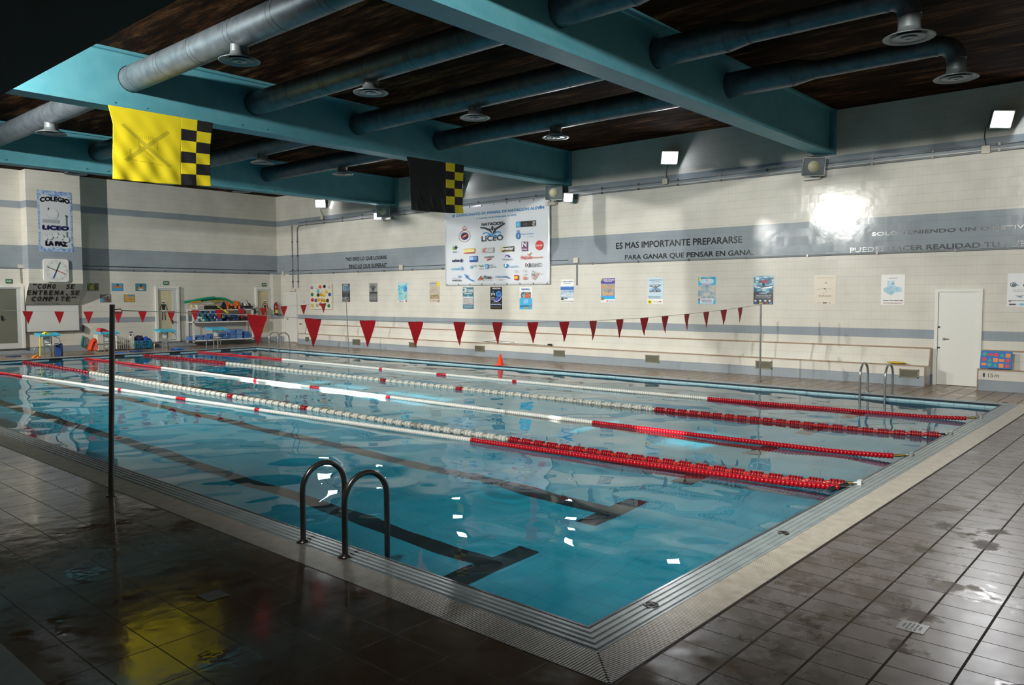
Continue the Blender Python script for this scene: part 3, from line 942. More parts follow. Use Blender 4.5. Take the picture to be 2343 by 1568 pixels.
M_FROST = mottled('frosted_glass_warm', (206, 196, 160), (190, 184, 156), 1.5, 0.18)
M_FROSTG = mottled('frosted_glass_grey', (104, 108, 98), (116, 118, 104), 0.8, 0.15)
def glazed_door(n, a, b_, ga_, gb_, glass, handle_px, hdir, figure=None):
    """a, b_ outer frame corners; ga_, gb_ glass corners (pixels on the back wall)"""
    p0, p1 = hit(*a, 1, YB), hit(*b_, 1, YB)
    g0_, g1_ = hit(*ga_, 1, YB - 0.05), hit(*gb_, 1, YB - 0.05)
    x0, x1, z0, z1 = p0.x, p1.x, 0.2, p0.z
    t = thing('door_%d' % n, ((x0 + x1) / 2, YB, z0), None, None)
    t['kind'] = 'structure'
    f = 0.09
    q = MB().box(x0, x0 + f, YB - 0.1, YB - 0.002, z0, z1).box(x1 - f, x1, YB - 0.1, YB - 0.002, z0, z1).box(x0 + f, x1 - f, YB - 0.1, YB - 0.002, z1 - f, z1)
    q.build('door_frame', M_WHITE, t)
    gx0, gx1, gz0, gz1 = g0_.x, g1_.x, g1_.z, g0_.z
    q = MB().box(x0 + f, gx0, YB - 0.07, YB - 0.004, z0, z1 - f).box(gx1, x1 - f, YB - 0.07, YB - 0.004, z0, z1 - f)
    q.box(gx0, gx1, YB - 0.07, YB - 0.004, gz1, z1 - f).box(gx0, gx1, YB - 0.07, YB - 0.004, z0, gz0)
    lf = q.build('door_leaf', M_ALU, t)
    MB().box(gx0, gx1, YB - 0.04, YB - 0.03, gz0, gz1).build('glass', glass, t)
    q = MB()
    h = hit(*handle_px, 1, YB - 0.07)
    lever(q, h, (hdir, 0, 0), (0, -1, 0))
    q.build('door_handle', M_BLK, t)
    if figure:
        cx0, zt_, zb_ = figure
        pr = Print(((0, YB - 0.041, 0), (1, 0, 0), (0, 0, 1), (0, -1, 0)))
        H = zt_ - zb_
        K = (40, 38, 44)
        pr.disc(cx0, zt_ - H * 0.10, H * 0.075, H * 0.055, K, a0=180, a1=360)
        pr.disc(cx0, zt_ - H * 0.075, H * 0.075, H * 0.05, (232, 232, 226), a0=0, a1=180)
        if n == 4:
            pr.poly([(cx0 - H * .1, zt_ - H * .21), (cx0 + H * .1, zt_ - H * .21), (cx0 + H * .07, zt_ - H * .5), (cx0 - H * .07, zt_ - H * .5)], K)
            pr.poly([(cx0 - H * .085, zt_ - H * .5), (cx0 + H * .085, zt_ - H * .5), (cx0, zt_ - H * .62)], (236, 236, 230))
        else:
            pr.rect(cx0 - H * .08, zt_ - H * .24, cx0 + H * .08, zt_ - H * .20, K)
            pr.poly([(cx0 - H * .07, zt_ - H * .3), (cx0 + H * .07, zt_ - H * .3), (cx0 + H * .05, zt_ - H * .6), (cx0 - H * .05, zt_ - H * .6)], K)
        for sgn in (-1, 1):
            pr.line([(cx0 + sgn * H * .1, zt_ - H * .22), (cx0 + sgn * H * .19, zt_ - H * .50)], H * 0.035, K)
            pr.line([(cx0 + sgn * H * .05, zt_ - H * .55), (cx0 + sgn * H * .07, zb_)], H * 0.045, K)
        pr.build('pictogram', t)
    return t
glazed_door(3, (-40, 652), (52, 652), (-28, 661), (42, 785), M_FROSTG, (4, 728), 0.01)
glazed_door(4, (353, 655), (407, 655), (360.5, 664), (396, 773), M_FROST, (395, 737), 1, (10.29, 1.84, 1.05))
glazed_door(5, (582, 657.5), (625, 657.5), (587, 666), (616.5, 762), M_FROST, (585, 714), 1, (14.72, 1.84, 1.05))

# exit signs
for (a, b_), l in ((((12.5, 639), (27, 648.5)), 'green exit sign reading SALIDA above the dark glass door at the left edge'),
                   (((373.5, 643.5), (384.5, 652)), 'green exit sign reading SALIDA above the door with the male swimmer figure'),
                   (((599, 648), (608.5, 655.5)), 'green exit sign reading SALIDA above the door with the female swimmer figure')):
    p0, p1 = hit(*a, 1, YB), hit(*b_, 1, YB)
    t = thing('exit_sign', ((p0.x + p1.x) / 2, YB, p1.z), l, 'sign', 'exit signs')
    MB().box(p0.x, p1.x, YB - 0.03, YB - 0.002, p1.z, p0.z).build('plate', mat('exit_green', (22, 84, 52), 0.4), t)
    pr = Print(((p0.x, YB - 0.031, p1.z), (1, 0, 0), (0, 0, 1), (0, -1, 0)), 0.0005)
    w_, h_ = p1.x - p0.x, p0.z - p1.z
    pr.text('SALIDA', w_ * .08, h_ * .25, w_ * .92, h_ * .75, (214, 236, 220), bold=0.002)
    pr.build('lettering', t)

# ------------------------------------------------------------------ posters on the right wall
def wall_sheet(name, a, b_, label, cat, bg, thick=0.004, axis=0, group=None, val=None):
    """a, b_: top-left and bottom-right corner in the photograph; returns thing, print, width, height"""
    val = val if val is not None else (XW if axis == 0 else YB)
    p0, p1 = hit(*a, axis, val), hit(*b_, axis, val)
    if axis == 0:
        w_, h_ = p0.y - p1.y, p0.z - p1.z
        t = thing(name, (val, (p0.y + p1.y) / 2, p1.z), label, cat, group)
        MB().box(val - thick, val - 0.0015, p1.y, p0.y, p1.z, p0.z).build('sheet', mat('sheet', bg, 0.35), t)
        pr = Print(((val - thick, p0.y, p1.z), (0, -1, 0), (0, 0, 1), (-1, 0, 0)), 0.0006)
    else:
        w_, h_ = p1.x - p0.x, p0.z - p1.z
        t = thing(name, ((p0.x + p1.x) / 2, val, p1.z), label, cat, group)
        MB().box(p0.x, p1.x, val - thick, val - 0.0015, p1.z, p0.z).build('sheet', mat('sheet', bg, 0.35), t)
        pr = Print(((p0.x, val - thick, p1.z), (1, 0, 0), (0, 0, 1), (0, -1, 0)), 0.0006)
    return t, pr, w_, h_
def pic(name, stops, scale, stretch=(1, 1, 1), rough=0.35, dist=1.0):
    """printed picture: bands and blotches of a few colours"""
    M = mat(name, stops[0][1], rough)
    p, _ = pos(M)
    mp = nd(M, 'ShaderNodeMapping')
    mp.inputs['Scale'].default_value = stretch
    lk(M, p, mp.inputs[0])
    n = noise(M, mp.outputs[0], scale, 6, 0.65)
    lk(M, ramp(M, n, [(s_, lin(c)) for s_, c in stops]), bsdf(M).inputs['Base Color'])
    return M
W_, K_ = (238, 238, 236), (34, 36, 42)
POST = 'event posters along the right wall'
def R(pr, w_, h_, x0, y0, x1, y1, c): pr.rect(x0 * w_, y0 * h_, x1 * w_, y1 * h_, c)
def T(pr, w_, h_, s, x0, y0, x1, y1, c, b=0.0): pr.text(s, x0 * w_, y0 * h_, x1 * w_, y1 * h_, c, b)
def Ls(pr, w_, h_, x0, y0, x1, y1, n, c, fill=0.45, seed=1): pr.lines(x0 * w_, y0 * h_, x1 * w_, y1 * h_, n, c, fill, seed)

PSEA = pic('sea_photo', ((0.3, (50, 90, 112)), (0.5, (110, 150, 170)), (0.7, (190, 200, 206))), 5, (1, 1, 3))
PWAT = pic('water_art', ((0.35, (40, 150, 200)), (0.45, (120, 205, 226)), (0.55, (190, 220, 190)), (0.68, (50, 130, 210))), 4, (1, 1, 3.5))
PGRY = pic('crowd_photo', ((0.35, (52, 56, 60)), (0.5, (112, 116, 116)), (0.65, (190, 192, 190))), 8, (1, 1, 2))
PSAND = pic('sand_photo', ((0.3, (150, 132, 104)), (0.5, (188, 176, 156)), (0.7, (206, 200, 188))), 5)
PBRON = pic('swimmer_photo', ((0.3, (90, 110, 140)), (0.5, (170, 160, 150)), (0.62, (214, 168, 110)), (0.75, (236, 224, 200))), 6)
PMIL = pic('butterfly_photo', ((0.3, (90, 130, 160)), (0.5, (170, 190, 200)), (0.62, (220, 210, 190)), (0.75, (150, 150, 150))), 5, (1, 1, 2))
PDEEP = pic('splash_photo', ((0.34, (16, 42, 62)), (0.48, (30, 96, 128)), (0.56, (120, 180, 200)), (0.66, (226, 236, 240))), 5, (1, 1, 2.4))

t, pr, w, h = wall_sheet('poster', (783, 650), (801, 691), 'dark poster with a sea photograph, just right of the swim cap board', 'poster', (44, 46, 52), group=POST)
R(pr, w, h, .04, .62, .96, .93, PSEA); Ls(pr, w, h, .1, .5, .9, .62, 2, (170, 180, 190)); Ls(pr, w, h, .15, .3, .85, .48, 3, (120, 126, 132)); R(pr, w, h, .04, .03, .96, .28, PGRY); R(pr, w, h, .7, .03, .9, .08, (180, 40, 40)); R(pr, w, h, .2, .9, .8, .97, (196, 200, 204))
pr.build('print', t)
t, pr, w, h = wall_sheet('poster', (845, 648), (864, 691), 'grey poster with a bare tree above rows of white marks', 'poster', (150, 152, 150), group=POST)
R(pr, w, h, 0, 0, 1, .46, (88, 90, 92)); R(pr, w, h, 0, .46, 1, .54, (60, 62, 60)); Ls(pr, w, h, .08, .08, .92, .4, 5, (196, 198, 198), .3, 3)
for a in range(-5, 6):
    pr.line([(w * .5, h * .54), (w * (.5 + a * .03), h * .72), (w * (.5 + a * .085), h * (.94 - abs(a) * .025))], w * .022, (70, 72, 70))
pr.build('print', t)
t, pr, w, h = wall_sheet('poster', (911, 647), (932, 692), 'light blue poster full of water ripples and a round blue figure', 'poster', (120, 196, 220), group=POST)
R(pr, w, h, 0, .12, 1, 1, PWAT); R(pr, w, h, 0, 0, 1, .12, (232, 236, 238)); pr.disc(w * .8, h * .68, w * .2, h * .16, (70, 150, 214)); T(pr, w, h, '2016', .1, .02, .6, .08, (20, 40, 70), .003); R(pr, w, h, .8, .02, .97, .1, (206, 40, 50)); Ls(pr, w, h, .08, .88, .8, .96, 2, (232, 240, 244))
pr.build('print', t)
t, pr, w, h = wall_sheet('poster', (983, 645), (1006, 692), 'beige poster with a bicycle-like sketch and a yellow corner tag', 'poster', (186, 176, 160), group=POST)
R(pr, w, h, 0, .06, 1, 1, PSAND); R(pr, w, h, .02, .84, .7, .96, (200, 204, 212)); R(pr, w, h, .74, .76, 1, .99, (232, 214, 40)); Ls(pr, w, h, .05, .86, .65, .94, 1, (90, 90, 120), .5)
for cx0 in (.3, .68):
    pr.ring(w * cx0, h * .26, w * .2, h * .09, w * .04, (140, 120, 40))
pr.line([(w * .1, h * .14), (w * .5, h * .16), (w * .95, h * .15)], w * .03, (236, 230, 220)); pr.line([(w * .3, h * .26), (w * .5, h * .36), (w * .68, h * .26)], w * .04, (150, 130, 40)); R(pr, w, h, .05, .01, .95, .07, (210, 190, 170)); pr.disc(w * .9, h * .04, w * .05, h * .025, (190, 40, 50))
pr.build('print', t)
t, pr, w, h = wall_sheet('poster', (1059, 658), (1084, 707), 'teal poster reading 3 travesia a nado, lower left under the banner', 'poster', (66, 122, 140), group=POST)
T(pr, w, h, '3', .04, .77, .36, .96, W_, .006); T(pr, w, h, 'a', .37, .9, .45, .95, W_); T(pr, w, h, 'TRAVESÍA', .42, .85, .97, .91, W_, .003); T(pr, w, h, 'A NADO', .42, .77, .97, .83, W_, .003); Ls(pr, w, h, .15, .68, .85, .73, 1, W_, .6)
pr.poly([(w * .42, h * .58), (w * .58, h * .58), (w * .5, h * .66)], (180, 210, 214)); R(pr, w, h, .03, .52, .97, .565, (232, 236, 236)); R(pr, w, h, .02, .2, .98, .5, pic('calm_photo', ((0.3, (150, 150, 150)), (0.5, (186, 184, 184)), (0.7, (206, 204, 204))), 6)); pr.disc(w * .68, h * .25, w * .05, h * .03, (180, 30, 50)); Ls(pr, w, h, .08, .03, .92, .17, 3, (170, 196, 204), .4, 5)
pr.build('print', t)
t, pr, w, h = wall_sheet('poster', (1122, 657), (1149, 708), 'black poster with a blue globe and swimmer shape, middle under the banner', 'poster', (28, 32, 40), group=POST)
T(pr, w, h, 'MEMORIAL', .18, .90, .9, .96, W_, .003); pr.disc(w * .72, h * .68, w * .24, h * .14, (58, 140, 220)); pr.line([(w * .6, h * .66), (w * .88, h * .74)], w * .05, (16, 40, 90)); T(pr, w, h, 'M', .1, .62, .38, .72, W_, .004); pr.poly([(w * .14, h * .8), (w * .34, h * .8), (w * .24, h * .72)], (60, 130, 200))
pr.poly([(w * .28, h * .40), (w * .55, h * .36), (w * .8, h * .38), (w * .99, h * .62), (w * .8, h * .48), (w * .62, h * .56), (w * .45, h * .5)], (70, 90, 200)); pr.line([(w * .3, h * .37), (w * .6, h * .35), (w * .84, h * .44), (w * .98, h * .6)], w * .04, W_); Ls(pr, w, h, .05, .4, .4, .56, 3, (214, 216, 220), .4, 2)
R(pr, w, h, .03, .19, .97, .235, (40, 110, 190)); Ls(pr, w, h, .05, .195, .95, .23, 1, W_, .6, 9); Ls(pr, w, h, .15, .26, .85, .3, 1, (170, 170, 180), .4); Ls(pr, w, h, .05, .03, .95, .15, 3, (110, 100, 70), .5, 8)
pr.build('print', t)
t, pr, w, h = wall_sheet('poster', (1189, 657), (1218, 708), 'white and sky-blue poster with an orange figure, right under the banner', 'poster', (232, 236, 238), group=POST)
R(pr, w, h, 0, 0, 1, .5, (70, 176, 226)); T(pr, w, h, 'MEMORIAL', .16, .86, .8, .93, (40, 110, 180), .004); R(pr, w, h, .1, .5, .9, .78, PGRY); pr.poly([(w * .5, h * .5), (w * .78, h * .5), (w * .74, h * .7), (w * .62, h * .76), (w * .52, h * .66)], (226, 92, 40)); pr.poly([(w * .2, h * .6), (w * .45, h * .76), (w * .4, h * .62)], (150, 190, 220)); Ls(pr, w, h, .35, .26, .68, .44, 5, (226, 240, 246), .35, 4); Ls(pr, w, h, .05, .08, .8, .2, 2, (30, 70, 120), .4, 6); R(pr, w, h, .4, .04, .8, .09, (206, 190, 90)); R(pr, w, h, .86, .14, .96, .2, (206, 60, 80))
pr.build('print', t)
t, pr, w, h = wall_sheet('poster', (1283, 640), (1313, 692), 'white poster with a blue sea band, first right of the banner', 'poster', (236, 238, 238), group=POST)
R(pr, w, h, 0, .2, 1, .68, pic('lake_photo', ((0.3, (90, 150, 200)), (0.5, (190, 204, 214)), (0.7, (226, 230, 232))), 4, (1, 1, 4))); R(pr, w, h, 0, .54, 1, .67, (54, 112, 190)); pr.poly([(0, h * .64), (w * .2, h * .69), (w * .45, h * .65), (w * .7, h * .69), (w, h * .66), (w, h * .7), (0, h * .7)], (110, 160, 210)); T(pr, w, h, 'TRAVESÍA', .16, .88, .95, .94, (70, 90, 120), .002); R(pr, w, h, .03, .88, .1, .95, (220, 200, 40)); Ls(pr, w, h, .25, .81, .75, .85, 1, (90, 100, 120), .5); R(pr, w, h, .04, .1, .24, .21, (60, 74, 50)); R(pr, w, h, .3, .14, .55, .2, (120, 130, 140)); Ls(pr, w, h, .04, .03, .95, .07, 1, (110, 110, 110), .5, 3); R(pr, w, h, .86, .03, .95, .06, (206, 40, 50))
pr.build('print', t)
t, pr, w, h = wall_sheet('poster', (1375, 637), (1407, 692), 'purple-headed poster with swimmers, second right of the banner', 'poster', (236, 236, 236), group=POST)
R(pr, w, h, 0, .13, 1, .26, (40, 170, 230)); R(pr, w, h, .02, .26, .98, .8, (96, 120, 190)); R(pr, w, h, .05, .27, .95, .76, PBRON); R(pr, w, h, .0, .78, 1, .99, (74, 62, 150)); T(pr, w, h, 'TROFEO NATACIÓN', .16, .9, .97, .96, W_, .003); Ls(pr, w, h, .25, .84, .8, .88, 1, W_, .6); R(pr, w, h, .01, .9, .1, .99, (226, 204, 40)); pr.poly([(w * .08, h * .6), (w * .32, h * .6), (w * .22, h * .74)], (226, 150, 60)); pr.poly([(w * .75, h * .55), (w * .9, h * .72), (w * .7, h * .7)], (226, 150, 60)); R(pr, w, h, .04, .09, .24, .2, (120, 130, 60)); R(pr, w, h, .42, .03, .54, .07, (220, 60, 110)); Ls(pr, w, h, .62, .03, .95, .07, 1, (120, 120, 120))
pr.build('print', t)
def swim_logo(pr, x, y, s, K, B):
    """club emblem: a swimmer with spread arms over two waves"""
    pr.poly([(x - s, y + .16 * s), (x - .55 * s, y + .12 * s), (x - .25 * s, y + .02 * s), (x - .12 * s, y + .05 * s), (x, y - .3 * s), (x - .28 * s, y - .1 * s), (x - .6 * s, y + .02 * s), (x - .98 * s, y + .1 * s)], K)
    pr.poly([(x + s, y + .30 * s), (x + .55 * s, y + .14 * s), (x + .25 * s, y + .04 * s), (x + .12 * s, y + .05 * s), (x, y - .3 * s), (x + .2 * s, y - .28 * s), (x + .3 * s, y - .06 * s), (x + .6 * s, y + .05 * s), (x + .98 * s, y + .22 * s)], K)
    pr.disc(x, y + .02 * s, .13 * s, .18 * s, W_)
    pr.disc(x, y + .03 * s, .10 * s, .15 * s, K)
    for k, dy in ((0, -.26), (1, -.4)):
        pts = [(x + (-.75 + .3 * k + .16 * i) * s, y + (dy + .07 * math.sin(i * 1.05)) * s) for i in range(10 - 2 * k)]
        pr.line(pts, .07 * s, B)
t, pr, w, h = wall_sheet('poster', (1482, 636), (1517, 695), 'pale blue poster reading NATACION LICEO with a swimmer emblem', 'poster', (196, 218, 232), group=POST)
R(pr, w, h, 0, 0, 1, .17, (240, 240, 236)); R(pr, w, h, .02, 0, .3, .15, (236, 224, 80)); T(pr, w, h, 'NATACION', .16, .70, .86, .74, (60, 66, 76), .001); swim_logo(pr, w * .5, h * .65, w * .4, (40, 46, 56), (80, 150, 200)); T(pr, w, h, 'LICEO', .16, .45, .86, .535, (50, 58, 70), .003); Ls(pr, w, h, .1, .88, .94, .94, 1, (110, 120, 140), .35); Ls(pr, w, h, .25, .82, .8, .85, 1, (110, 120, 140), .4); Ls(pr, w, h, .07, .2, .85, .3, 2, (110, 124, 144), .35); pr.disc(w * .16, h * .07, w * .06, h * .03, (70, 70, 30)); Ls(pr, w, h, .35, .04, .75, .12, 2, (200, 180, 170), .3); R(pr, w, h, .8, .06, .9, .1, (200, 50, 60))
pr.build('print', t)
t, pr, w, h = wall_sheet('poster', (1598, 634), (1637, 696), 'bright blue-edged poster with a pale butterfly swimmer', 'poster', (70, 190, 228), group=POST)
R(pr, w, h, .12, .02, .88, .2, (232, 236, 238)); R(pr, w, h, 0, .2, 1, .7, PMIL); pr.disc(w * .5, h * .84, w * .4, h * .13, (200, 226, 240)); R(pr, w, h, .05, .86, .16, .98, (236, 214, 60)); swim_logo(pr, w * .5, h * .88, w * .08, (50, 54, 66), (90, 150, 200)); Ls(pr, w, h, .25, .7, .75, .78, 2, (226, 170, 206), .5); pr.disc(w * .08, h * .16, w * .05, h * .03, (200, 50, 90)); Ls(pr, w, h, .2, .05, .8, .18, 2, (80, 90, 140), .35, 5); pr.disc(w * .92, h * .16, w * .06, h * .04, (220, 236, 244)); Ls(pr, w, h, .18, .92, .95, .97, 1, (90, 130, 170), .35)
pr.build('print', t)
t, pr, w, h = wall_sheet('poster', (1725, 632), (1769, 697), 'dark blue poster with a bursting swimmer, behind the right pennant pole top', 'poster', (40, 46, 58), group=POST)
R(pr, w, h, 0, .42, 1, 1, PDEEP); R(pr, w, h, .3, .76, .72, .84, (150, 50, 70)); pr.disc(w * .5, h * .7, w * .07, h * .08, (26, 40, 56)); pr.poly([(0, h * .66), (w * .4, h * .58), (w, h * .65), (w * .9, h * .57), (w * .5, h * .55), (w * .1, h * .6)], (232, 240, 244)); T(pr, w, h, 'LICEO', .32, .37, .68, .42, (170, 206, 226), .002); Ls(pr, w, h, .1, .93, .9, .97, 1, (200, 214, 224), .5); Ls(pr, w, h, .08, .21, .92, .34, 3, (190, 194, 204), .35, 2)
for x in (.12, .36, .62, .84): pr.disc(w * x, h * .13, w * .06, h * .035, (214, 216, 216))
R(pr, w, h, .04, .03, .22, .06, (40, 110, 190)); R(pr, w, h, .3, .02, .5, .06, (206, 190, 60)); pr.disc(w * .72, h * .045, w * .045, h * .028, (206, 60, 60)); R(pr, w, h, .82, .03, .97, .06, (90, 160, 210))
pr.build('print', t)
t, pr, w, h = wall_sheet('poster', (1864, 630), (1912, 697), 'faded beige poster with a few thin dark strokes', 'poster', (214, 204, 186), group=POST)
Ls(pr, w, h, .1, .88, .9, .92, 1, (130, 124, 110), .3); pr.line([(w * .12, h * .5), (w * .3, h * .53), (w * .5, h * .54), (w * .82, h * .53)], w * .012, (110, 104, 92)); pr.line([(w * .45, h * .55), (w * .55, h * .51)], w * .03, (60, 56, 50)); pr.line([(w * .55, h * .51), (w * .45, h * .53)], w * .03, (60, 56, 50)); pr.line([(w * .48, h * .72), (w * .6, h * .74)], w * .03, (110, 100, 86)); pr.disc(w * .56, h * .43, w * .02, h * .012, (60, 56, 50)); pr.disc(w * .45, h * .36, w * .02, h * .012, (60, 56, 50)); Ls(pr, w, h, .2, .24, .8, .32, 2, (160, 130, 110), .35); R(pr, w, h, .42, .04, .6, .07, (46, 44, 60)); pr.disc(w * .73, h * .055, w * .025, h * .014, (196, 60, 60)); Ls(pr, w, h, .15, .04, .35, .07, 1, (150, 150, 140), .3)
pr.build('print', t)
t, pr, w, h = wall_sheet('poster', (2017, 629), (2069, 698), 'white poster with a pale blue cross of ice blocks, left of the white door', 'poster', (230, 230, 228), group=POST)
ICE = pic('ice_photo', ((0.35, (130, 180, 204)), (0.55, (176, 210, 224)), (0.7, (206, 226, 234))), 9)
pr.poly([(w * .28, h * .8), (w * .55, h * .8), (w * .58, h * .62), (w * .86, h * .57), (w * .9, h * .44), (w * .6, h * .4), (w * .45, h * .31), (w * .15, h * .42), (w * .1, h * .54), (w * .26, h * .6)], ICE); Ls(pr, w, h, .32, .86, .68, .9, 1, (110, 120, 120), .4); Ls(pr, w, h, .05, .12, .95, .16, 1, (80, 90, 90), .6, 2); Ls(pr, w, h, .1, .04, .9, .08, 1, (150, 110, 90), .5, 3); pr.disc(w * .88, h * .14, w * .03, h * .02, (200, 50, 50)); pr.disc(w * .5, h * .7, w * .04, h * .02, (90, 130, 160))
pr.build('print', t)
t, pr, w, h = wall_sheet('poster', (2306, 626), (2362, 702), 'white poster with dark goggles cut by the right picture edge', 'poster', (226, 228, 230), group=POST)
pr.ring(w * .24, h * .66, w * .13, h * .07, w * .03, (44, 60, 70)); pr.disc(w * .26, h * .65, w * .09, h * .045, (80, 104, 116)); pr.poly([(w * .34, h * .67), (w * .5, h * .645), (w * .34, h * .62)], (110, 140, 150)); pr.disc(w * .76, h * .64, w * .14, h * .07, (60, 44, 44)); Ls(pr, w, h, .2, .44, .9, .52, 2, (170, 180, 190), .35); swim_logo(pr, w * .5, h * .32, w * .16, (60, 70, 80), (100, 160, 200)); Ls(pr, w, h, .1, .16, .9, .2, 1, (120, 120, 130), .35, 3); R(pr, w, h, .08, .15, .16, .19, (130, 50, 60)); R(pr, w, h, .1, .05, .36, .09, (60, 70, 76)); R(pr, w, h, .5, .05, .9, .1, (120, 190, 226))
pr.build('print', t)
t, pr, w, h = wall_sheet('paper_notice', (691, 686), (701.5, 698), 'small white paper notice left of the swim cap board', 'notice', (226, 226, 230))
Ls(pr, w, h, .15, .3, .85, .9, 4, (150, 156, 170), .4); pr.build('print', t)

# board with swim caps
a, b_ = (714, 651), (763, 708)
p0, p1 = hit(*a, 0, XW), hit(*b_, 0, XW)
t = thing('swim_cap_board', (XW, (p0.y + p1.y) / 2, p1.z), 'white square board covered with colourful swim caps on the right wall', 'board')
MB().box(XW - 0.09, XW - 0.003, p1.y, p0.y, p1.z, p0.z).build('panel', mat('board_panel', (228, 222, 204), 0.5), t, bevel=0.006)
BW, BH = p0.y - p1.y, p0.z - p1.z
caps = [(.08, .86, (176, 116, 170)), (.29, .87, (214, 222, 226)), (.48, .89, (226, 84, 40)), (.68, .90, (36, 44, 66)), (.90, .88, (206, 190, 196)),
        (.38, .72, (96, 190, 200)), (.58, .72, (226, 214, 206)), (.78, .69, (220, 190, 60)), (.09, .58, (24, 128, 84)), (.38, .56, (50, 46, 30)),
        (.52, .58, (206, 166, 40)), (.66, .55, (226, 186, 60)), (.92, .58, (56, 84, 170)), (.10, .36, (204, 30, 40)), (.26, .34, (90, 96, 120)), (.40, .37, (214, 174, 50)),
        (.56, .36, (206, 140, 50)), (.68, .33, (200, 160, 40)), (.82, .34, (50, 50, 40)), (.10, .13, (220, 186, 60)), (.33, .15, (176, 180, 156)), (.49, .19, (196, 24, 34)), (.66, .15, (60, 60, 90)), (.88, .13, (30, 130, 80))]
capm = None
for x, y, c in caps:
    q = MB()
    cy, cz = p0.y - x * BW, p1.z + y * BH
    vs, fs = [], []
    n = 14
    rx, rz = BW * 0.072, BH * 0.082
    for ring_ in range(4):
        f = math.cos(ring_ / 3 * math.pi / 2)
        for k in range(n):
            a_ = 2 * math.pi * k / n
            zz = math.sin(a_) * (1 if math.sin(a_) > 0 else 0.78)
            vs.append((XW - 0.092 - 0.03 * math.sin(ring_ / 3 * math.pi / 2), cy + f * rx * math.cos(a_), cz + f * rz * zz))
    for r_ in range(3):
        fs += [(r_ * n + k, r_ * n + (k + 1) % n, (r_ + 1) * n + (k + 1) % n, (r_ + 1) * n + k) for k in range(n)]
    q.add(vs, fs, 0, True)
    q.build('swim_cap', mat('cap_rubber', c, 0.35), t)

# ------------------------------------------------------------------ large banner
CB = [(1022, 476), (1261.5, 453.5), (1261.5, 651), (1022.5, 654)]
pts = [hit(*c, 0, XW) for c in CB]
YBL, YBR = (pts[0].y + pts[3].y) / 2, (pts[1].y + pts[2].y) / 2
ZB1, ZB0 = (pts[0].z + pts[1].z) / 2, (pts[2].z + pts[3].z) / 2
t = thing('banner', (XW, (YBL + YBR) / 2, ZB0), 'large white sponsor banner of a swimming championship on the right wall', 'banner')
n1, n2 = 48, 24
vs, fs = [], []
for j in range(n2 + 1):
    for i in range(n1 + 1):
        u, v = i / n1, j / n2
        sag = 0.004 * math.sin(u * 29 + v * 3) + 0.004 * math.sin(v * 17 - u * 5)
        vs.append((XW - 0.075 - sag, YBL + (YBR - YBL) * u, ZB0 + (ZB1 - ZB0) * v))
fs = [(j * (n1 + 1) + i, j * (n1 + 1) + i + 1, (j + 1) * (n1 + 1) + i + 1, (j + 1) * (n1 + 1) + i) for j in range(n2) for i in range(n1)]
q = MB().add(vs, fs, 0, True)
sheet = q.build('sheet', mat('banner_vinyl', (222, 226, 232), 0.16), t)
md = sheet.modifiers.new('solid', 'SOLIDIFY'); md.thickness = 0.003; md.offset = 0
for i in range(9):
    for v in (0.012, 0.988):
        yy = YBL + (YBR - YBL) * (0.02 + 0.96 * i / 8)
        MB().lathe((XW - 0.087, yy, ZB0 + (ZB1 - ZB0) * v), [(0.022, 0), (0.022, 0.004), (0.008, 0.004)], (-1, 0, 0), 10).build('eyelet', M_STEELD, t)
pr = Print(((XW - 0.0875, 0, 0), (0, -1, 0), (0, 0, 1), (-1, 0, 0)), 0.0008)
def bz(x, y):
    """zoomed banner pixel (6.273 per px, origin 1000,420) to print coordinates"""
    p = hit(1000 + x / 6.273, 420 + y / 6.273, 0, XW - 0.0875)
    return -p.y, p.z
def BT(s, x0, y0, x1, y1, c, b=0.004, slant=0.0):
    """text between a lower-left and an upper-right zoomed pixel"""
    u0, v0 = bz(x0, y0); u1, v1 = bz(x1, y1)
    pr.text(s, u0, v0, u1, v1, c, b, slant)
def BR(x0, y0, x1, y1, c):
    u0, v0 = bz(x0, y0); u1, v1 = bz(x1, y1)
    pr.rect(u0, v0, u1, v1, c)
BLU, DKG = (46, 140, 196), (56, 58, 64)
BT('III CAMPEONATO DE ESPAÑA DE NATACIÓN ALEVÍN', 222, 488, 1532, 312, BLU, .003)
BT('A Coruña, 16 al 19 de Julio de 2015', 560, 520, 1136, 440, (110, 170, 210), .003)
BT('NATACION', 642, 612, 948, 545, DKG, .006)
BT('LICEO', 642, 832, 944, 738, DKG, .010)
u, v = bz(795, 652)
u2, _ = bz(977, 652)
swim_logo(pr, u, v, (u2 - u), DKG, (60, 150, 210))
# federation crest
u, v = bz(398, 757); r = abs(bz(482, 757)[0] - u); rv = abs(bz(398, 842)[1] - v)
pr.ring(u, v, r, rv, r * .05, (150, 90, 60)); pr.disc(u, v, r * .64, rv * .64, (52, 40, 92)); pr.poly([(u - r * .5, v - rv * .1), (u, v + rv * .1), (u + r * .3, v + rv * .4), (u + r * .55, v + rv * .15), (u + r * .1, v - rv * .1), (u - r * .3, v - rv * .42)], (196, 40, 70)); pr.poly([(u - r * .4, v - rv * .12), (u + r * .1, v + rv * .16), (u + r * .45, v + rv * .16), (u, v - rv * .12)], (226, 200, 60))
u, v = bz(396, 640); pr.ring(u, v, r * .36, rv * .24, r * .06, (190, 120, 80)); pr.rect(u - r * .3, v - rv * .32, u + r * .3, v - rv * .2, (190, 90, 70)); pr.disc(u, v + rv * .3, r * .06, rv * .06, (190, 120, 80))
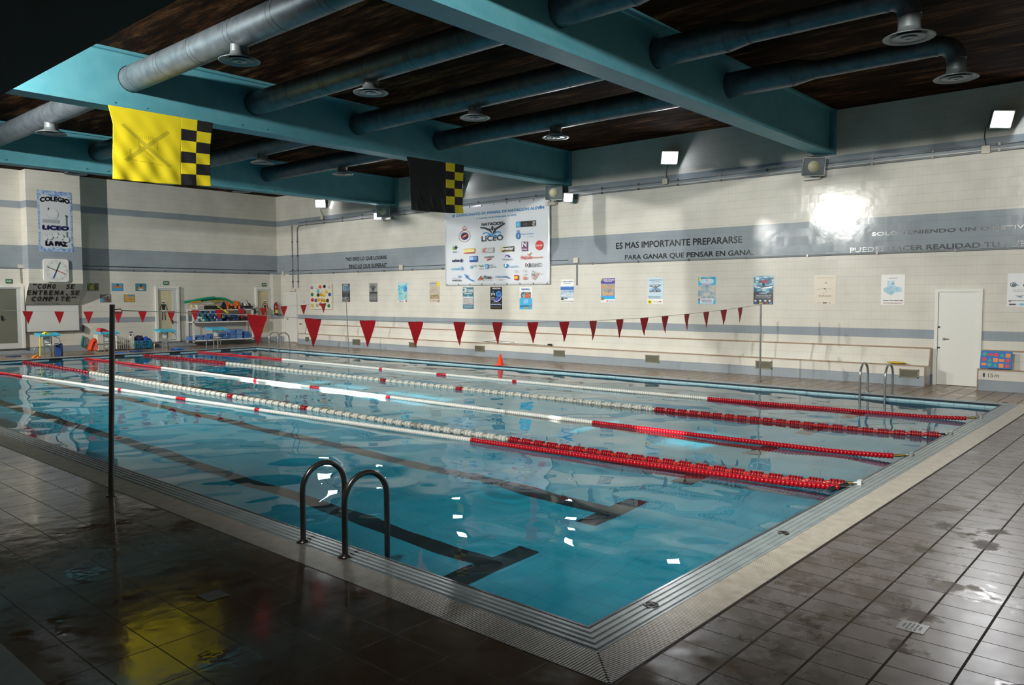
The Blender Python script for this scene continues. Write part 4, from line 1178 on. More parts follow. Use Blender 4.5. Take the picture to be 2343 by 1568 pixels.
# council blocks, right column
BR(1137, 632, 1205, 545, (60, 160, 206)); BR(1205, 628, 1420, 528, (52, 52, 50)); BT('C', 1378, 606, 1412, 562, W_, .006); BT('~', 1378, 556, 1408, 545, W_, .004); BT('Concello da Coruña', 1215, 582, 1368, 570, W_, .001); BT('Concello', 1215, 600, 1320, 590, W_, .001); BT('8', 1150, 618, 1190, 560, (150, 210, 236), .004)
BT('0', 1140, 798, 1196, 704, (70, 140, 206), .010); BT('W', 1146, 700, 1190, 672, (90, 150, 206), .003); BT('Deputación', 1214, 742, 1388, 708, (120, 170, 214), .002); BT('DA CORUÑA', 1300, 768, 1388, 752, (170, 196, 220), .001)
# rows of sponsors
BT('a', 230, 950, 264, 905, (120, 180, 50), .008); BT('+', 258, 948, 296, 894, (50, 40, 110), .010); BT('afflelou', 232, 992, 296, 972, (110, 110, 140), .001)
BR(390, 992, 546, 930, (232, 222, 150)); BR(390, 950, 546, 932, (206, 160, 30)); BR(392, 1010, 542, 986, (206, 50, 60)); BT('San Martín', 400, 1006, 536, 990, (240, 220, 210), .001)
BR(650, 1000, 820, 918, (190, 190, 192)); BT('d', 666, 985, 698, 928, (214, 70, 60), .006, .2); BT('Pinzo', 706, 978, 804, 938, (226, 226, 226), .005)
BR(924, 984, 1110, 902, (44, 42, 40)); BR(926, 982, 948, 908, (226, 204, 50)); BT('Isostar', 946, 958, 1106, 908, (240, 240, 240), .006, .15); BR(975, 978, 1090, 964, (206, 180, 60))
BR(1222, 972, 1306, 832, (110, 70, 110)); BT('N', 1234, 908, 1292, 842, W_, .008); BT('HYMA', 1226, 960, 1302, 934, (226, 214, 226), .003)
u, v = bz(1475, 888); r = abs(bz(1530, 888)[0] - u); rv = abs(bz(1475, 957)[1] - v)
pr.disc(u, v, r, rv, (206, 70, 70), 28); BT('Coca-Cola', 1430, 905, 1522, 872, (246, 226, 222), .002)
BT('asisa', 228, 1125, 328, 1085, (44, 42, 90), .006); BT('+', 340, 1134, 376, 1084, (44, 42, 90), .010)
BR(478, 1128, 582, 1040, (46, 90, 170)); BR(480, 1100, 580, 1048, (110, 160, 210)); pr_w = None; BT('B', 490, 1098, 530, 1052, (216, 232, 244), .003)
BT('speedo', 690, 1078, 828, 1032, (120, 120, 122), .003)
pr.poly([bz(700, 1082), bz(800, 1074), bz(716, 1118), bz(740, 1088)], (206, 50, 56))
u, v = bz(1018, 1062); r = abs(bz(1054, 1062)[0] - u); rv = abs(bz(1018, 1024)[1] - v)
pr.disc(u, v, r, rv, (84, 66, 150), a0=0, a1=180); pr.disc(u - r * .15, v - .001, r * .5, rv * .55, (222, 226, 232), a0=0, a1=180)
BT('TURBO', 946, 1106, 1088, 1078, (150, 150, 160), .003)
BT('Halcón', 1216, 1090, 1376, 1032, (206, 84, 72), .004); BT('viajes.com', 1376, 1082, 1528, 1044, (226, 140, 80), .002)
pr.line([bz(1316, 1012), bz(1330, 1030)], .03, (120, 60, 60)); pr.line([bz(1332, 1026), bz(1366, 992)], .03, (206, 150, 60))
BT('unicef', 220, 1246, 338, 1200, (110, 180, 220), .003); u, v = bz(366, 1220); pr.disc(u, v, .04, .05, (110, 170, 214)); pr.ring(u, v, .06, .08, .01, (110, 170, 214))
pr.line([bz(484, 1190), bz(500, 1226)], .03, (110, 190, 226)); pr.line([bz(496, 1180), bz(514, 1216)], .04, (110, 190, 226)); BT('DEPORTE', 524, 1182, 584, 1170, (150, 160, 170), .001); BT('GALEGO', 524, 1200, 580, 1188, (150, 160, 170), .001)
pr.line([bz(618, 1172), bz(640, 1196), bz(662, 1190), bz(676, 1166)], .03, (60, 150, 80)); BT('gallega', 622, 1234, 674, 1218, (140, 90, 80), .001)
BR(708, 1226, 746, 1158, (50, 150, 206)); BT('0', 716, 1214, 738, 1176, W_, .003); BT('XUNTA', 754, 1182, 824, 1164, (130, 134, 140), .002); BT('DE GALICIA', 754, 1210, 868, 1190, (130, 134, 140), .002)
pr.poly([bz(974, 1156), bz(1026, 1156), bz(1026, 1190), bz(1000, 1218), bz(974, 1192)], (50, 140, 200)); u, v = bz(1000, 1178); pr.disc(u, v, .04, .05, (222, 230, 238)); BT('fedalia', 1042, 1206, 1168, 1172, (150, 196, 224), .002)
BR(1284, 1198, 1344, 1146, (44, 44, 46)); u, v = bz(1318, 1172); pr.disc(u, v, .055, .06, W_); pr.disc(u, v, .03, .035, (44, 44, 46)); BT('E. BLANCO', 1346, 1200, 1508, 1140, (140, 140, 142), .002)
BT('emalcsa', 232, 1402, 356, 1372, (110, 114, 130), .003); BT('0', 320, 1358, 352, 1320, (80, 160, 210), .004); BT('Augas', 232, 1364, 300, 1352, (150, 190, 220), .001)
pr.line([bz(414, 1304), bz(440, 1344), bz(480, 1376), bz(530, 1398)], .045, (70, 150, 206)); pr.line([bz(460, 1320), bz(430, 1364)], .03, (50, 90, 160))
pr.line([bz(606, 1390), bz(634, 1352), bz(656, 1330)], .035, (50, 50, 54)); pr.poly([bz(618, 1376), bz(650, 1346), bz(680, 1360), bz(650, 1364), bz(680, 1390)], (216, 100, 60)); BT('Ríen', 692, 1368, 796, 1322, (60, 62, 70), .005); BT('ESPACIOS', 694, 1390, 796, 1380, (180, 184, 190), .001)
BT('NADAR', 854, 1354, 956, 1326, (110, 170, 210), .003); BT('tienda', 880, 1386, 944, 1366, (226, 190, 150), .001)
for k in range(3):
    pr.line([bz(966 + 22 * k, 1332 + 4 * k), bz(990 + 22 * k, 1342 + 8 * k), bz(1020 + 14 * k, 1328 + 14 * k)], .03, (60, 120, 180))
for x0, y0 in ((1130, 1262), (1256, 1256), (1256, 1308)):
    for k in range(3):
        u, v = bz(x0 + 20 * k, y0); pr.ring(u, v, .03, .035, .006, (170, 172, 176))
BR(1128, 1386, 1182, 1314, (200, 36, 40)); BR(1128, 1368, 1182, 1334, (236, 200, 40))
for k, c in enumerate(((200, 50, 50), (226, 190, 60), (200, 50, 50))):
    BR(1254, 1350 + 14 * k, 1306, 1340 + 14 * k, c)
u, v = bz(1402, 1314); pr.ring(u, v, .075, .11, .012, (70, 80, 100)); BT('S', 1386, 1332, 1414, 1296, (70, 80, 100), .003); pr.ring(*bz(1398, 1260), .03, .03, .01, (110, 110, 130)); pr.line([bz(1400, 1378), bz(1436, 1330), bz(1470, 1276)], .04, (226, 130, 100)); BT('CSD', 1478, 1304, 1524, 1294, (180, 190, 200), .001)
pr.build('print', t)

# slogans taped on the grey band
M_TAPE = mat('mirror_tape', (120, 122, 124), 0.16, 0.95)
M_TAPEM = mat('black_tape_letters', (26, 28, 30), 0.4)
def slogan(lines_, label, M, bold):
    Ys = [hit(*l[1], 0, XW).y for l in lines_]
    t = thing('slogan_lettering', (XW, sum(Ys) / len(Ys), hit(*lines_[-1][1], 0, XW).z), label, 'lettering')
    for s, a, b_ in lines_:
        p0, p1 = hit(*a, 0, XW - 0.002), hit(*b_, 0, XW - 0.002)
        pr = Print(((XW - 0.002, 0, 0), (0, -1, 0), (0, 0, 1), (-1, 0, 0)), 0.0005)
        pr.text(s, -p0.y, p0.z, -p1.y, p1.z, M, bold)
        pr.build('text_line', t)
slogan([('"NO ERES LO QUE LOGRAS', (791, 599), (884.5, 584.5)), ('SINO LO QUE SUPERAS"', (798.5, 616), (885, 602))], 'black letters NO ERES LO QUE LOGRAS SINO LO QUE SUPERAS left of the banner', M_TAPEM, .006)
slogan([('ES MAS IMPORTANTE PREPARARSE', (1410, 570), (1698, 540)), ('PARA GANAR QUE PENSAR EN GANAR', (1430, 596.5), (1731, 571))], 'mirror-tape letters MAS IMPORTANTE PREPARARSE right of the banner', M_TAPE, .005)
q0, q1 = hit(1995, 542.5, 0, XW), hit(2343, 514, 0, XW)
q2, q3 = hit(1944.7, 578, 0, XW), hit(2343, 548, 0, XW)
def proj_px(p):
    d = Vector(p) - CAM
    return 1171.5 + FPX * d.dot(RT) / d.dot(_f), 784 - FPX * d.dot(UP) / d.dot(_f)
ya = q0.y + (q1.y - q0.y) * 25 / 23.6
yb = q2.y + (q3.y - q2.y) * 30 / 27.0
slogan([('SOLO TENIENDO UN OBJETIVO', (1995, 542.5), proj_px((XW, ya, q1.z))), ('PUEDES HACER REALIDAD TU SUEÑO', (1944.7, 578), proj_px((XW, yb, q3.z)))], 'mirror-tape letters SOLO TENIENDO UN OBJETIVO cut by the right picture edge', M_TAPE, .005)

# ------------------------------------------------------------------ wall projection: poster, clock, sloping sign, whiteboard
t, pr, w, h = wall_sheet('poster', (84, 434), (167.5, 578), 'tall white school poster COLEGIO LICEO LA PAZ with blue ornament border', 'poster', (206, 210, 214), axis=1, val=PYF)
ORN = pic('blue_ornament', ((0.38, (90, 130, 190)), (0.5, (150, 176, 214)), (0.62, (206, 214, 226))), 14)
bw = .055
R(pr, w, h, 0, .93, 1, 1, ORN); R(pr, w, h, 0, 0, 1, .06, ORN); R(pr, w, h, 0, .06, bw, .93, ORN); R(pr, w, h, 1 - bw, .06, 1, .93, ORN)
for sx in (0, 1):
    for sy, yy in ((1, .93), (-1, .06)):
        x = w * (bw if sx == 0 else 1 - bw)
        pr.disc(x, h * yy, w * .07, w * .06, ORN)
pr.disc(w * .5, h * .93, w * .2, h * .018, ORN); pr.disc(w * .5, h * .06, w * .2, h * .02, ORN)
NAV = (28, 24, 62)
pr.text('COLEGIO', w * .08, h * .835, w * .93, h * .905, (22, 20, 34), .012, arc=h * .03)
pr.text('LICEO', w * .13, h * .365, w * .87, h * .425, (34, 28, 90), .022)
pr.text('LA PAZ', w * .20, h * .10, w * .81, h * .17, (26, 22, 40), .020)
pr.disc(w * .42, h * .62, w * .17, h * .10, (200, 204, 208)); pr.disc(w * .42, h * .64, w * .14, h * .07, (212, 214, 216)); R(pr, w, h, .12, .47, .6, .53, (180, 184, 188)); Ls(pr, w, h, .12, .475, .6, .525, 2, (150, 156, 162), .5)
R(pr, w, h, .29, .68, .315, .72, (60, 60, 76)); pr.line([(w * .82, h * .62), (w * .82, h * .44)], w * .03, (110, 112, 124)); pr.line([(w * .78, h * .61), (w * .86, h * .585)], w * .025, (50, 50, 60)); pr.line([(w * .82, h * .34), (w * .82, h * .25)], w * .025, (110, 112, 124))
for k, (x, y) in enumerate(((.17, .225), (.32, .245), (.48, .28), (.64, .25), (.80, .21))):
    pr.disc(w * x, h * y, w * .085, w * .085, (214, 218, 218)); pr.ring(w * x, h * y, w * .09, w * .09, w * .008, (170, 176, 178))
pr.build('print', t)
# pace clock
p0, p1 = hit(99.5, 592, 1, PYF - 0.07), hit(157.5, 645.5, 1, PYF - 0.07)
cx0, cz0, rr = (p0.x + p1.x) / 2, (p0.z + p1.z) / 2, (p1.x - p0.x) / 2
t = thing('pace_clock', (cx0, PYF, cz0 - rr), 'square white pace clock with four coloured hands on the wall projection', 'clock')
def rsq(r, k, y):
    out = []
    for sx, sy, a0 in ((1, 1, 0), (-1, 1, 90), (-1, -1, 180), (1, -1, 270)):
        for a in range(0, 91, 15):
            aa = math.radians(a0 + a)
            out.append((cx0 + sx * (r - k) + k * math.cos(aa), y, cz0 + sy * (r - k) + k * math.sin(aa)))
    return out
MB().prism(rsq(rr, rr * .22, PYF - 0.075), (0, 0.072, 0)).build('case', mat('clock_case', (232, 232, 228), 0.3), t, bevel=0.01)
pr = Print(((cx0, PYF - 0.076, cz0), (1, 0, 0), (0, 0, 1), (0, -1, 0)), 0.001)
for k in range(60):
    a = math.radians(6 * k)
    pr.line([(rr * .82 * math.sin(a), rr * .82 * math.cos(a)), (rr * .9 * math.sin(a), rr * .9 * math.cos(a))], rr * (.012 if k % 5 else .03), (60, 60, 64))
for k in range(12):
    a = math.radians(30 * k)
    s = str(5 * k if k else 60)
    x, y = rr * .70 * math.sin(a), rr * .70 * math.cos(a)
    pr.text(s, x - rr * .05, y - rr * .04, x + rr * .05, y + rr * .04, (110, 110, 114))
pr.build('dial_print', t)
for ang, c, L_ in ((22, (20, 96, 84), .78), (202, (30, 60, 170), .78), (292, (26, 24, 30), .80), (112, (176, 24, 36), .80)):
    a = math.radians(ang)
    d = Vector((math.sin(a), 0, math.cos(a)))
    o_ = Vector((cx0, PYF - 0.088, cz0))
    MB().obox(o_ + d * rr * L_ / 2, d * rr * L_ / 2, d.cross(Vector((0, 1, 0))) * rr * .03, (0, 0.002, 0)).build('hand', mat('hand_paint', c, 0.4), t)
MB().lathe((cx0, PYF - 0.08, cz0), [(rr * .05, 0), (rr * .05, 0.014), (0.001, 0.016)], (0, -1, 0), 14).build('hub', M_BLK, t)
# sloping sign
v_ = (Vector((0, PYF, 2.44)) - Vector((0, 27.93, 1.70)))
SL = v_.length
vn = v_.normalized()
nn = Vector((1, 0, 0)).cross(vn).normalized()
if nn.y > 0: nn = -nn
t = thing('sloping_sign', (6.3, 27.93, 1.70), 'grey sloping sign COMO SE ENTRENA SE COMPITE above the whiteboard', 'sign')
o_ = Vector((PX0, 27.93, 1.70)) + nn * 0.004
MB().obox(o_ + Vector(((PX1 - PX0) / 2, 0, 0)) + vn * SL / 2, ((PX1 - PX0) / 2, 0, 0), vn * SL / 2, nn * 0.003).build('panel', mat('sign_grey', (158, 158, 150), 0.45), t)
pr = Print((o_ + nn * 0.004, (1, 0, 0), vn, nn), 0.0008)
w, h = PX1 - PX0, SL
def row(s, x0, x1, y0, y1, b=.008):
    n = len(s)
    for i, ch in enumerate(s):
        if ch == ' ': continue
        cw = (x1 - x0) / n
        a, b_ = x0 + i * cw, x0 + (i + 0.62) * cw
        hh = (y0, y1)
        if ch in '"´,': 
            hh = (y1 - (y1 - y0) * .25, y1) if ch == '"' else (y0 - .01, y0 + .03)
        if ch == ',':
            a, b_, hh = a + cw * .2, a + cw * .38, (y0 - .04, y0 + .06)
        if ch in 'Iİ': a, b_ = a + cw * .22, b_ - cw * .25
        pr.text(ch if ch not in '´' else ',', a * w, hh[0] * h, b_ * w, hh[1] * h, (28, 26, 34), b)
row('"COMO  SE', .08, .87, .76, .97)
row('ENTRENA,SE', .0, 1.0, .47, .68)
row('COMPITE"', .10, .95, .18, .39)
pr.text('TOKYO 2020 / PODEMOS', .16 * w, .05 * h, .62 * w, .10 * h, (80, 78, 76))
pr.build('lettering', t)
# whiteboard under it
p0, p1 = hit(58, 700, 1, 27.93), hit(181, 756, 1, 27.93)
t = thing('whiteboard', ((p0.x + p1.x) / 2, YB, p1.z), 'blank whiteboard under the sloping sign on the back wall', 'whiteboard')
MB().box(p0.x, p1.x, 27.93, YB - 0.002, p1.z, p0.z).build('panel', mat('whiteboard_face', (216, 218, 214), 0.2), t)
MB().box(p0.x - .01, p1.x + .01, 27.90, YB - 0.002, p1.z - 0.03, p1.z).build('ledge', M_STEELD, t)
MB().box(p0.x - .02, p0.x, 27.925, YB - 0.002, p1.z, p0.z).box(p1.x, p1.x + .02, 27.925, YB - 0.002, p1.z, p0.z).box(p0.x - .02, p1.x + .02, 27.925, YB - 0.002, p0.z, p0.z + .02).build('frame', mat('whiteboard_frame', (150, 152, 150), 0.4), t)

# framed swimming photographs on the back wall
PH = 'swimming photographs on the back wall'
def photo(a, b_, label, pc, extra):
    t, pr, w, h = wall_sheet('wall_photo', a, b_, label, 'photograph', (60, 60, 60), thick=0.012, axis=1, group=PH)
    R(pr, w, h, .02, .02, .98, .98, pc)
    extra(pr, w, h)
    pr.build('print', t)
SKN, WTR = (190, 128, 84), (46, 140, 186)
photo((199.5, 648), (226, 666), 'photo with a green and grey swimmer, upper row left', pic('ph1', ((0.35, (60, 64, 60)), (0.5, (110, 120, 70)), (0.62, (190, 196, 130)), (0.7, (150, 160, 170))), 5), lambda p_, w, h: (p_.disc(w * .4, h * .45, w * .28, h * .3, (170, 170, 80)), p_.disc(w * .72, h * .45, w * .16, h * .28, (96, 76, 70))))
photo((255.5, 648.5), (281, 666), 'photo of a butterfly swimmer with spread arms, upper row middle', (80, 160, 200), lambda p_, w, h: (p_.poly([(0, h * .5), (w * .2, h * .72), (w * .4, h * .66), (w * .6, h * .66), (w * .8, h * .72), (w, h * .52), (w * .7, h * .38), (w * .3, h * .38)], SKN), p_.disc(w * .53, h * .78, w * .1, h * .17, (90, 60, 50)), p_.rect(0, h * .02, w, h * .24, (60, 160, 214))))
photo((309.7, 649), (334, 666), 'photo of a swimmer breathing with elbows out, upper row right', (40, 130, 160), lambda p_, w, h: (p_.poly([(w * .1, h * .2), (w * .3, h * .7), (w * .5, h * .45), (w * .7, h * .7), (w * .95, h * .2), (w * .5, h * .3)], SKN), p_.disc(w * .52, h * .72, w * .11, h * .2, (70, 60, 60)), p_.disc(w * .5, h * .2, w * .25, h * .1, (206, 224, 232))))
photo((228.8, 674), (254, 692), 'grey photo of two people at the pool edge, lower row left', pic('ph4', ((0.35, (50, 50, 56)), (0.5, (120, 120, 118)), (0.65, (190, 190, 186))), 4), lambda p_, w, h: (p_.rect(0, h * .05, w * .3, h * .5, (90, 160, 176)), p_.poly([(w * .55, h * .1), (w * .9, h * .1), (w * .8, h * .6), (w * .68, h * .85), (w * .58, h * .6)], (110, 66, 50))))
photo((283.4, 674), (308, 691.5), 'photo of yellow and orange lane lines, lower row right', pic('ph5', ((0.35, (150, 90, 50)), (0.5, (206, 170, 60)), (0.65, (190, 150, 130))), 8, (1, 1, 3)), lambda p_, w, h: (p_.rect(w * .4, h * .75, w * .9, h * .92, (70, 140, 200)), p_.rect(0, h * .62, w * .6, h * .68, (206, 196, 190))))

# fire extinguisher on the corner pillar
p = hit(632, 706, 1, 27.62)
EX, EY = p.x, 27.62
t = thing('fire_extinguisher', (EX, EY, p.z - 0.3), 'red fire extinguisher with black hose on the corner pillar', 'fire extinguisher')
MB().lathe((EX, EY, p.z - 0.28), [(0.001, 0), (0.06, 0), (0.075, 0.03), (0.075, 0.40), (0.055, 0.47), (0.025, 0.50), (0.02, 0.52)], n=20).build('cylinder', mat('extinguisher_red', (176, 20, 28), 0.3), t)
MB().lathe((EX, EY, p.z - 0.2), [(0.0765, 0), (0.0765, 0.13)], n=20).build('label_band', mat('extinguisher_label', (214, 206, 70), 0.5), t)
MB().lathe((EX, EY, p.z - 0.282), [(0.078, 0), (0.078, 0.07)], n=20).build('foot_ring', M_BLK, t)
MB().box(EX - .02, EX + .05, EY - .02, EY + .02, p.z + .24, p.z + .27).build('valve', M_BLK, t)
MB().box(EX - .015, EX + .015, EY + .05, 27.722, p.z + .05, p.z + .12).build('wall_hook', M_BLK, t)
MB().tube([(EX - .02, EY - .02, p.z + .25), (EX - .10, EY - .04, p.z + .2), (EX - .13, EY - .04, p.z), (EX - .09, EY - .04, p.z - .18)], 0.014, 8).build('hose', M_BLK, t)
# ------------------------------------------------------------------ lane ropes
def interp(pts, y):
    """pts sorted by y: (y, x)"""
    ys = [p[0] for p in pts]; xs = [p[1] for p in pts]
    return float(np.interp(y, ys, xs))
def lane_path(px, near, far):
    ps = [hit(a, b_, 2, -0.045) for a, b_ in px]
    ps = sorted([(p.y, p.x) for p in ps if 0.8 < p.y < 24.2])
    ys = np.linspace(0, 25, 51)
    base = [(0.0, near)] + ps + ([(25.0, far)] if far else [(25.0, 2 * ps[-1][1] - interp(ps, 2 * ps[-1][0] - 25.0))])
    co = np.polyfit([b[0] for b in base], [b[1] for b in base], 3, w=[4] + [1] * (len(base) - 2) + [2])
    return lambda y: float(np.polyval(co, y))
ROPES = [
    ('A', [(462, 804), (620, 821), (843, 841), (989, 855), (1162, 871), (1595, 911)], 10.52, 10.10, 0, 'bead', 'smooth red and white bead lane rope farthest right, nearest the benches'),
    ('B', [(487, 828), (707, 853), (862, 869), (1025, 887), (1473, 934)], 8.53, 8.10, 0, 'disc', 'notched disc lane rope, second from the bench side'),
    ('C', [(343, 838), (546, 865), (690, 884), (857, 905), (1315, 961)], 6.58, 6.22, 0, 'bead', 'smooth bead lane rope in the middle of the pool, glaring in a sun patch'),
    ('D', [(178, 849), (368, 881), (508, 904), (660, 928), (1122, 1001)], 4.68, 4.42, 0, 'disc', 'notched disc lane rope nearest the ladder, its red end thick with discs'),
    ('E', [(28, 858), (235, 886), (377, 908), (552, 933), (1042, 1003), (1430, 1055)], 4.50, None, 0.38, 'bead', 'smooth bead lane rope nearest the camera, pulled aside against the disc rope'),
]
M_FR = mat('float_red', (164, 14, 28), 0.28)
M_FO = mat('float_orange_red', (176, 36, 24), 0.3)
M_FRD = mat('float_dark_red', (112, 20, 32), 0.3)
M_FW = mat('float_white', (205, 205, 198), 0.3)
M_FWG = mat('float_grey_white', (172, 172, 162), 0.3)
M_BRASS = mat('worn_brass', (122, 104, 40), 0.4, 0.7)
def unit(kind, red):
    q = MB()
    if kind == 'bead':
        q.lathe((0, 0, 0), [(0.016, -0.022), (0.030, -0.018), (0.036, -0.007), (0.036, 0.007), (0.030, 0.018), (0.016, 0.022)], (0, 1, 0), 12)
        return q, [M_FR if red else M_FW]
    q.lathe((0, 0, 0), [(0.026, -0.105), (0.026, 0.105)], (0, 1, 0), 10, 0)
    for k in range(5):
        y = -0.062 + 0.031 * k
        q.lathe((0, y, 0), [(0.028, -0.009), (0.047, -0.009), (0.050, -0.004), (0.050, 0.004), (0.047, 0.009), (0.028, 0.009)], (0, 1, 0), 14, 1 if k % 2 else 2)
    return q, ([M_FO, M_FR, M_FRD] if red else [M_FWG, M_FW, M_FWG])
UN = {}
for kd in ('bead', 'disc'):
    for red in (0, 1):
        q, ms = unit(kd, red)
        me = bpy.data.meshes.new('float_' + kd)
        me.from_pydata([tuple(v) for v in q.v], [], q.f)
        for M in ms: me.materials.append(M)
        me.polygons.foreach_set('material_index', q.m)
        me.polygons.foreach_set('use_smooth', q.sm)
        UN[kd, red] = (me, q, ms)
def is_red(y):
    return y < 4.55 or y > 19.4 or 9.40 < y < 9.56 or 11.78 < y < 12.14 or 14.36 < y < 14.50
for nm, px, near, far, sh, kd, lab in ROPES:
    f = lane_path(px, near, far)
    t = thing('lane_rope', (near, 0, -0.06), lab, 'lane rope', 'lane ropes')
    zr = lambda y: -0.045 + 0.04 * max(0, 1 - y / 0.9) ** 1.5
    pitch = 0.045 if kd == 'bead' else 0.215
    y = 0.16 if nm != 'E' else 0.10
    k = 0
    rest = [MB(), MB()]
    while y < 24.85:
        red = 1 if is_red(y - sh * min(1, y / 4)) else 0
        me, q, ms = UN[kd, red]
        dx = f(y + 0.05) - f(y - 0.05)
        ang = -math.atan2(dx, 0.1)
        P = Vector((f(y), y, zr(y)))
        if k < 100:
            o = bpy.data.objects.new('float', me)
            COL.objects.link(o)
            o.parent = t
            o.location = P - Vector(t.location)
            o.rotation_euler[2] = ang
            k += 1
        else:
            c, s_ = math.cos(ang), math.sin(ang)
            rest[0].add([(P.x + c * v[0] - s_ * v[1], P.y + s_ * v[0] + c * v[1], P.z + v[2]) for v in q.v], q.f, 0)
            n_ = len(q.f)
            rest[0].m[-n_:] = [m_ + (len(UN[kd, 0][2]) if red else 0) for m_ in q.m]
            rest[0].sm[-n_:] = q.sm
        y += pitch
    if rest[0].f:
        ro = rest[0].build('floats_beyond', list(UN[kd, 0][2]) + list(UN[kd, 1][2]), t)
        ro['kind'] = 'stuff'
    ys = np.linspace(-0.10, 24.95, 60)
    MB().tube([(f(max(y, 0)), y, zr(max(y, 0)) + (0.03 if y < 0 else 0)) for y in ys], 0.004, 6).build('wire', M_STEELD, t)
    e0 = f(0)
    if nm != 'E':
        MB().tube([(e0, 0.13, zr(0.13)), (e0, 0.07, 0.0), (e0, 0.0, 0.015)], [0.016, 0.02, 0.012], 8).build('tensioner', M_BRASS if nm != 'B' else M_BLK, t)
        q = MB().box(e0 - 0.035, e0 + 0.035, -0.085, -0.045, 0.004, 0.055).tube([(e0 - .02, 0.0, 0.018), (e0 - .025, -0.06, 0.03), (e0 + .025, -0.06, 0.03), (e0 + .02, 0.0, 0.018)], 0.006, 6)
        q.build('anchor_bracket', M_ALU if nm == 'D' else M_STEEL, t)
    else:
        a, b_ = hit(1901, 1120, 2, -0.03), hit(1938, 1110, 2, 0.0)
        MB().tube([a, b_], 0.03, 14, caps=False).tube([a, a * 0.9 + b_ * 0.1], 0.028, 14).build('end_tube', M_STEELD, t)

# ------------------------------------------------------------------ pennant strings and their poles
def pole(b_, tp, r, label, ring=True):
    t = thing('pennant_pole', b_, label, 'pole', 'steel poles of the pennant strings')
    MB().tube([b_, tp], r, 14).build('post', M_STEELD if r > 0.022 else M_STEEL, t)
    MB().lathe(b_, [(r + 0.022, 0.0), (r + 0.022, 0.008), (r + 0.004, 0.012)], n=16).build('base_plate', M_STEELD, t)
    if ring:
        s = 1
        q = MB().tube([Vector(tp) + Vector((r, 0, -0.05)), Vector(tp) + Vector((r + 0.05, 0, -0.045)), Vector(tp) + Vector((r + 0.065, 0, -0.065)), Vector(tp) + Vector((r + 0.05, 0, -0.085)), Vector(tp) + Vector((r, 0, -0.08))], 0.006, 8)
        q.build('hook', M_STEEL, t)
    return t
b0 = hit(254, 1135, 2, 0); t0 = hit(257, 697, 1, b0.y)
pole(b0, t0, 0.025, 'dark steel pole standing on the wet deck at the left, holding the near pennant string')
b1 = hit(1739, 873, 2, 0); t1 = hit(1741, 695, 1, b1.y)
pole(b1, t1, 0.021, 'steel pole at the bench side holding the near pennant string, before the dark blue poster', False)
b3 = hit(798, 804, 2, 0); t3 = hit(792, 688, 1, b3.y)
pole(b3, t3, 0.017, 'thin steel pole of the far pennant string, right of the swim cap board', False)
b4 = Vector((-0.6, 20.6, 0))
pole(b4, b4 + Vector((0, 0, 1.88)), 0.021, 'steel pole at the gallery side holding the far pennant string', False)
def pennants(Yp, tops, start, end, label, seg=()):
    t = thing('pennant_string', start, label, 'pennant string')
    xs = [start] + [hit(x, y - 0.5, 1, Yp) for x, y in tops] + [end]
    MB().tube(xs, 0.004, 6).build('line', mat('string_line', (150, 152, 150), 0.6), t)
    for i, (x, y) in enumerate(tops):
        p = hit(x, y, 1, Yp)
        a = xs[i + 2] - xs[i]
        sl = a.z / a.x
        W2, H = 0.118, 0.335
        q = MB()
        tw = 0.10 * math.sin(i * 1.7)
        def L_(u, v):
            return Vector((p.x + u * W2, p.y + tw * u * W2 + 0.012 * math.sin(v * 6 + i) * v, p.z + sl * u * W2 + 0.006 - v * H))
        rows_ = [(0, 1.0), (0.10, 1.0), (0.4, 0.67), (0.7, 0.33), (1.0, 0.02)]
        for yy, dd in ((0, 0.002), ):
            vs = []
            for v, hw in rows_:
                vs += [L_(-hw, v), L_(hw, v)]
            fs = [(2 * k, 2 * k + 1, 2 * k + 3, 2 * k + 2) for k in range(4)]
            q.add(vs, fs)
        o = q.build('pennant', M_RED, t)
        s_ = o.modifiers.new('solid', 'SOLIDIFY'); s_.thickness = 0.003
    return t
pennants(5.1, [(588, 722), (716, 730), (841, 734), (951, 737), (1051, 737.5), (1138, 738), (1219, 738), (1291, 737), (1357, 735), (1418, 731.5), (1474, 728), (1521.5, 724), (1571.5, 719.5), (1616, 714.5), (1656, 710), (1693.5, 704.5)],
         t0 + Vector((0.09, 0, -0.06)), t1 + Vector((0, 0, -0.03)), 'near string of large red pennants from the dark pole to the bench side')
pennants(20.5, [(63.5, 713), (135.5, 713.5), (202, 713.5), (270, 713.5), (326, 713), (391.5, 712.5), (446, 711), (501, 709.5), (552.5, 707.5), (602, 705), (649.5, 701.5), (694.5, 698.5), (740, 695)],
         b4 + Vector((0, 0, 1.85)), t3 + Vector((0, 0, -0.02)), 'far string of small-looking red pennants near the starting blocks')

